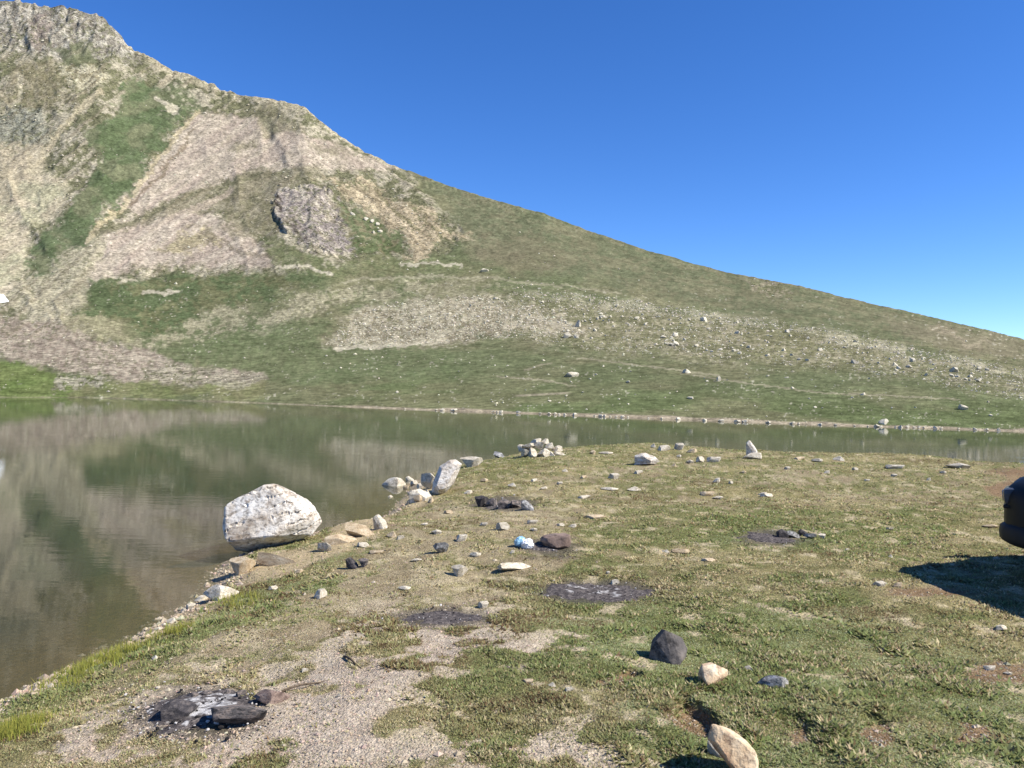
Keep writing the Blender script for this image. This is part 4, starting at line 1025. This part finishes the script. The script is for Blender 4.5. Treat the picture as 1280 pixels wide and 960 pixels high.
stones_stuff('scree_stones', np.concatenate([P, P2]), np.concatenate([sz, s2]), np.concatenate([cc, c2]), M_STUFF, 'loose stones and grass tussocks strewn over the mountain slopes', 'scree', SV=OV, SF=OF)

# snow remnant at the foot of the gully
p = on_mtn(0, 378); s = p.y / FPX
Vs, Fs = rock_verts(901, 4, 4, .1)
sn = new_mesh('snow_patch', Vs * np.array([11 * s, 5 * s, 11 * s]), Fs, True)
M_SNOW, nt, b = mat('snow'); b.inputs['Base Color'].default_value = (.86, .88, .9, 1); b.inputs['Roughness'].default_value = .6
nn = N(nt, 'ShaderNodeTexNoise', Scale=1.0, Detail=5.0); bb = N(nt, 'ShaderNodeBump', Strength=.3, Distance=.3); nt.links.new(nn.outputs[0], bb.inputs['Height']); nt.links.new(bb.outputs[0], b.inputs['Normal'])
o = add('snow_patch', sn, M_SNOW, None, 'small white patch of old snow in the stony gully', 'snow', loc=p + Vector((-2 * s, 2 * s, -1 * s)))
o.rotation_euler = (0, .5, .3)

# ------------------------------------------------------------------ pebbles of gravel path and shore
def sample_ground(n, rmin, rmax, azmax=40, power=1.0):
    t = rng.random(n)
    r = 1 / (1 / rmin + (1 / rmax - 1 / rmin) * t ** power)
    az = np.radians(rng.uniform(-azmax, azmax, n))
    return np.sin(az) * r, np.cos(az) * r, r
X, Y, R = sample_ground(150000, 2.6, 20)
z, sd = Gz(X, Y, True); u_, v_ = project(X, Y, z)
dm, bm_, lm_, ym_ = ground_masks(X, Y, u_, v_)
cv = turf_cover(X, Y, dm, bm_, lm_, ym_, sd)
pr = np.clip((1 - cv) * (.14 + .75 * dm + .6 * bm_ + .25 * ym_), 0, 1) * sstep(.02, .2, sd)
pr = np.maximum(pr, (np.abs(sd - .12) < .26) * .9 * (X < 1.5))
ok = rng.random(len(X)) < pr
X, Y, R, z, sd = X[ok][:42000], Y[ok][:42000], R[ok][:42000], z[ok][:42000], sd[ok][:42000]
shore_b = (np.abs(sd - .1) < .24)
sz = np.clip(rng.lognormal(-5.75, .5, len(X)), .0016, .02) * (1 + .05 * R) * np.where(shore_b, 2.6, 1)
cc = lin((196, 178, 154))[None] * rng.uniform(.72, 1.12, (len(X), 1)) * (1 + rng.normal(0, .05, (len(X), 3)))
stones_stuff('gravel', np.stack([X, Y, z + sz * .15], -1), sz, cc, M_STUFF, 'pale loose gravel on the bare path and along the bank', 'gravel', SV=OV, SF=OF)
# ash flakes and charcoal bits round the fires
pp = []; cl = []
for (u0, v0, ru, rv) in FIRES:
    for k in range(260 if u0 < 300 else 120):
        t = random.uniform(0, 6.28); q = math.sqrt(random.random()) * 1.15
        g = ground_at(u0 + math.cos(t) * q * ru, v0 + math.sin(t) * q * rv)
        pp.append((g.x, g.y, g.z + .015)); cl.append(lin((38, 36, 36)) if random.random() < .72 else lin((205, 200, 194)))
pp = np.array(pp)
stones_stuff('charcoal_bits', pp, np.clip(rng.lognormal(-5.5, .5, len(pp)), .002, .015), np.array(cl), M_STUFF, 'bits of charcoal and ash scattered round the old fires', 'charcoal')

# ------------------------------------------------------------------ turf
def leaves(name, X, Y, z, L, W, lean, az, cols, m, label, cat, curl=.3):
    n = len(X)
    dx, dy = np.cos(az), np.sin(az)
    px, py = -dy, dx
    hor = np.sin(lean) * L; ver = np.cos(lean) * L
    B = np.stack([X, Y, z - .004], -1)
    T = np.stack([X + dx * hor, Y + dy * hor, z + ver * (1 - curl * .5)], -1)
    S = np.stack([px * W, py * W, np.zeros(n)], -1) * .5
    V = np.stack([B + S, B - S, T], 1).reshape(-1, 3)
    F = np.arange(n * 3).reshape(-1, 3)
    me = new_mesh(name, V, F, True, {'lcol': np.repeat(cols, 3, 0)})
    return add(name, me, m, kind='stuff', label=label, cat=cat)
M_LEAF = leaf_mat('turf_leaf', 'lcol')
X, Y, R = sample_ground(1700000, 2.5, 26, 45, 1.0)
z, sd = Gz(X, Y, True); u_, v_ = project(X, Y, z)
dm, bm_, lm_, ym_ = ground_masks(X, Y, u_, v_)
cv = turf_cover(X, Y, dm, bm_, lm_, ym_, sd)
fire = np.zeros(len(X))
for (u0, v0, ru, rv) in FIRES:
    fire = np.maximum(fire, sstep(1.1, .75, np.sqrt(((u_ - u0) / ru) ** 2 + ((v_ - v0) / rv) ** 2)))
ok = (rng.random(len(X)) < (cv * .92 + .015 + .10 * sstep(.95, .4, dm) * (1 - bm_)) * (1 - fire)) & (sd > .1)
ok[np.cumsum(ok) > 950000] = False
X, Y, R, z, sd, dm, lm_, ym_, cv = (q[ok] for q in (X, Y, R, z, sd, dm, lm_, ym_, cv))
n = len(X)
patch = fbm(X * .8, Y * .8, 3, 701); patch2 = fbm(X * 3, Y * 3, 3, 703)
clover = sstep(.47, .58, patch2 * .5 + patch * .3 + .2 * lm_ * .5 + .04) * sstep(.2, .7, lm_) * (R < 9)
isc = rng.random(n) < clover * .8
hvar = .25 + 2.6 * fbm(X * 5, Y * 5, 3, 705) ** 1.8 * (1 + .5 * lm_)
L = np.where(isc, rng.uniform(.009, .016, n), rng.uniform(.009, .022, n) * hvar) * (1 + .028 * R)
W = np.where(isc, L * rng.uniform(.7, 1.0, n), L * rng.uniform(.22, .4, n) + .0018 * R)
lean = np.where(isc, rng.uniform(1.0, 1.5, n), rng.uniform(.6, 1.45, n))
az = rng.uniform(0, 6.28, n)
straw = lin((214, 198, 154)); olive = lin((166, 160, 112)); green = lin((145, 152, 96)); grey = lin((190, 194, 150)); brn = lin((150, 126, 92))
tg, ts_, tb_ = turf_tone(X, Y, lm_, ym_)
cols = olive + (green - olive) * tg[:, None]
isd = rng.random(n) < .08 + .72 * ts_
cols[isd] = straw * rng.uniform(.65, 1.1, (isd.sum(), 1))
isb = rng.random(n) < .06 + .55 * tb_
cols[isb] = brn * rng.uniform(.55, 1.0, (isb.sum(), 1))
cols[isc] = (grey + (green - grey) * rng.uniform(0, .8, (isc.sum(), 1)))
cols = cols * rng.uniform(.7, 1.25, (n, 1)) * (1 + rng.normal(0, .05, (n, 3)))
leaves('turf', X, Y, z, L, W, lean, az, np.clip(cols, 0, 1), M_LEAF, 'short alpine turf and leafy ground cover on the spit', 'turf')
# taller yellow-green grass on the bank
bx, by = [], []
for (u0, v0, ru, rv, k) in ((130, 826, 40, 18, 4200), (215, 792, 22, 8, 900), (15, 915, 30, 14, 2200), (300, 752, 40, 12, 900), (640, 582, 60, 8, 900)):
    c0 = ground_at(u0, v0); cr = ground_at(u0 + ru, v0); cf = ground_at(u0, v0 - rv); cn = ground_at(u0, v0 + rv)
    bx.append(c0.x + rng.normal(0, .45, k) * abs(cr.x - c0.x)); by.append(c0.y + rng.normal(0, .45, k) * abs(cf.y - cn.y) * .5)
bx = np.concatenate(bx); by = np.concatenate(by)
bz, bs = Gz(bx, by, True); ok = (bs > .04) & (fbm(bx * 7, by * 7, 3, 811) > .42)
bx, by, bz = bx[ok], by[ok], bz[ok]; n = len(bx)
cols = (lin((180, 172, 84)) + (lin((140, 150, 66)) - lin((180, 172, 84))) * rng.random((n, 1))) * rng.uniform(.65, 1.2, (n, 1))
leaves('bank_grass', bx, by, bz, rng.uniform(.03, .09, n), rng.uniform(.003, .006, n), rng.uniform(.05, .7, n), rng.uniform(0, 6.28, n), cols, M_LEAF, 'taller yellow green grass along the bank above the water', 'grass')

# ------------------------------------------------------------------ parked car (its front corner shows at the right)
def paint_mat(name, c, rough=.25, metal=0.0, coat=0.0):
    m, nt, b = mat(name)
    tc = N(nt, 'ShaderNodeTexCoord'); n = N(nt, 'ShaderNodeTexNoise', Scale=6.0, Detail=6.0, Roughness=.7)
    nt.links.new(tc.outputs['Object'], n.inputs['Vector'])
    nt.links.new(ramp(nt, n.outputs[0], [(.35, [v * .8 for v in c]), (.7, [v * 1.25 + .003 for v in c])]), b.inputs['Base Color'])
    nt.links.new(math_n(nt, 'MULTIPLY_ADD', n.outputs[0], .2, rough - .1), b.inputs['Roughness'])
    b.inputs['Specular IOR Level'].default_value = .2
    b.inputs['Metallic'].default_value = metal; b.inputs['Coat Weight'].default_value = coat
    return m
P_BODY = paint_mat('black_car_paint', (.006, .007, .009), .5); P_TRIM = paint_mat('black_plastic', (.015, .015, .016), .6); P_TYRE = paint_mat('tyre_rubber', (.02, .02, .02), .85)
P_RIM = paint_mat('grey_alloy', (.3, .3, .31), .35, .8); P_GLASS = paint_mat('tinted_glass', (.012, .014, .016), .06); P_LAMP = paint_mat('lamp_lens', (.05, .055, .065), .15); P_PLATE = paint_mat('plate_white', (.6, .6, .58), .4)
def loft(stations, nseg=28, expo=4.0):
    """stations: (x, halfwidth, zlow, zhigh)"""
    V = []; F = []
    for (x, hw, z0, z1) in stations:
        for k in range(nseg):
            t = 2 * math.pi * k / nseg
            c, s = math.cos(t), math.sin(t)
            V.append((x, hw * math.copysign(abs(c) ** (2 / expo), c), (z0 + z1) / 2 + (z1 - z0) / 2 * math.copysign(abs(s) ** (2 / expo), s)))
    n = len(stations)
    for i in range(n - 1):
        for k in range(nseg):
            F.append([i * nseg + k, i * nseg + (k + 1) % nseg, (i + 1) * nseg + (k + 1) % nseg, (i + 1) * nseg + k])
    me = bpy.data.meshes.new('loft')
    F.append(list(range(nseg))[::-1]); F.append([(n - 1) * nseg + k for k in range(nseg)])
    me.from_pydata(V, [], F); me.update()
    for p_ in me.polygons: p_.use_smooth = True
    return me
car = add('parked_car', None, None, None, 'black car parked on the turf throwing a long dark shadow', 'car')
body = add('body', loft([(-2.25, .55, .45, .85), (-2.2, .72, .36, 1.0), (-2.05, .83, .32, 1.06), (-1.6, .89, .30, 1.08), (-.6, .91, .28, 1.06), (.6, .91, .28, 1.05), (1.1, .90, .28, 1.02), (1.6, .88, .28, .98), (1.95, .84, .29, .92), (2.12, .76, .31, .86), (2.2, .66, .34, .80), (2.25, .5, .40, .72)], 36, 5), P_BODY, car)
add('cabin', loft([(-2.1, .62, .95, 1.02), (-1.9, .70, .95, 1.42), (-1.55, .72, .95, 1.62), (-.4, .72, .95, 1.68), (.25, .70, .95, 1.63), (.75, .70, .95, 1.36), (1.2, .72, .92, 1.02)], 32, 5), P_BODY, car)
def box_me(sx, sy, sz, bev=.02):
    bm = bmesh.new(); bmesh.ops.create_cube(bm, size=1.0); bmesh.ops.scale(bm, vec=(sx, sy, sz), verts=bm.verts)
    bmesh.ops.bevel(bm, geom=bm.edges[:], offset=bev, segments=2, affect='EDGES', profile=.6)
    me = bpy.data.meshes.new('box'); bm.to_mesh(me); bm.free(); return me
ws = add('windscreen', box_me(.03, 1.22, .66, .012), P_GLASS, car, loc=(.76, 0, 1.36)); ws.rotation_euler = (0, math.radians(-50), 0)
for s_ in (1, -1):
    for (x, l) in ((-.1, .85), (-1.1, .85)):
        wn_ = add('side_window', box_me(l, .03, .40, .012), P_GLASS, car, loc=(x - .05, s_ * .715, 1.33)); wn_.rotation_euler = (math.radians(4 * s_), 0, 0)
    hl = add('headlight', box_me(.16, .34, .15, .045), P_LAMP, car, loc=(2.05, s_ * .715, .72)); hl.rotation_euler = (0, .1, s_ * .9)
    add('lens_bezel', box_me(.17, .36, .03, .012), P_TRIM, hl, loc=(0, 0, -.082))
    lampb = add('bulb_housing', loft([(-.02, .05, -.05, .05), (.075, .055, -.055, .055), (.092, .045, -.045, .045)], 16, 2), P_RIM, hl, loc=(.0, .02, 0))
    fg = add('fog_light', box_me(.06, .16, .09, .03), P_LAMP, car, loc=(2.17, s_ * .58, .44)); fg.rotation_euler = (0, 0, s_ * .5)
    mi = add('mirror', box_me(.12, .2, .14, .05), P_BODY, car, loc=(.72, s_ * .98, 1.1))
    for x in (1.38, -1.35):
        wh = add('wheel', None, None, car, loc=(x, s_ * .80, .335))
        bm = bmesh.new()
        bmesh.ops.create_cone(bm, cap_ends=True, segments=36, radius1=.335, radius2=.335, depth=.22, matrix=Matrix.Rotation(math.pi / 2, 4, 'X'))
        bmesh.ops.bevel(bm, geom=[e for e in bm.edges if abs(e.verts[0].co.y - e.verts[1].co.y) < .001], offset=.04, segments=3, affect='EDGES')
        me = bpy.data.meshes.new('tyre'); bm.to_mesh(me); bm.free(); add('tyre', me, P_TYRE, wh)
        bm = bmesh.new(); bmesh.ops.create_cone(bm, cap_ends=True, segments=30, radius1=.21, radius2=.21, depth=.02, matrix=Matrix.Translation((0, s_ * .11, 0)) @ Matrix.Rotation(math.pi / 2, 4, 'X'))
        for k in range(5):
            r_ = bmesh.ops.create_cube(bm, size=1.0)['verts']
            bmesh.ops.scale(bm, vec=(.05, .03, .19), verts=r_); bmesh.ops.translate(bm, vec=(0, s_ * .12, .1), verts=r_)
            bmesh.ops.rotate(bm, cent=(0, 0, 0), matrix=Matrix.Rotation(k * 2 * math.pi / 5, 3, 'Y'), verts=r_)
        me = bpy.data.meshes.new('rim'); bm.to_mesh(me); bm.free(); add('rim', me, P_RIM, wh)
add('front_bumper', loft([(1.95, .86, .27, .52), (2.14, .79, .28, .52), (2.24, .66, .30, .50), (2.29, .48, .34, .47)], 28, 4), P_TRIM, car)
gr = add('grille', box_me(.06, .62, .16, .03), P_TRIM, car, loc=(2.225, 0, .66))
for k in range(4): add('grille_bar', box_me(.02, .58, .014, .004), P_RIM, gr, loc=(.03, 0, -.06 + k * .04))
add('number_plate', box_me(.02, .5, .11, .006), P_PLATE, car, loc=(2.30, 0, .41))
fwd = Vector((-.965, -.26, 0)).normalized(); FC = Vector((4.46, 6.05, 0))
yaw = math.atan2(fwd.y, fwd.x)
org = FC - fwd * 2.25
org.z = float(gz_at(org.x, org.y))
org.z += .04
car.location = org; car.rotation_euler = (0, 0, yaw)
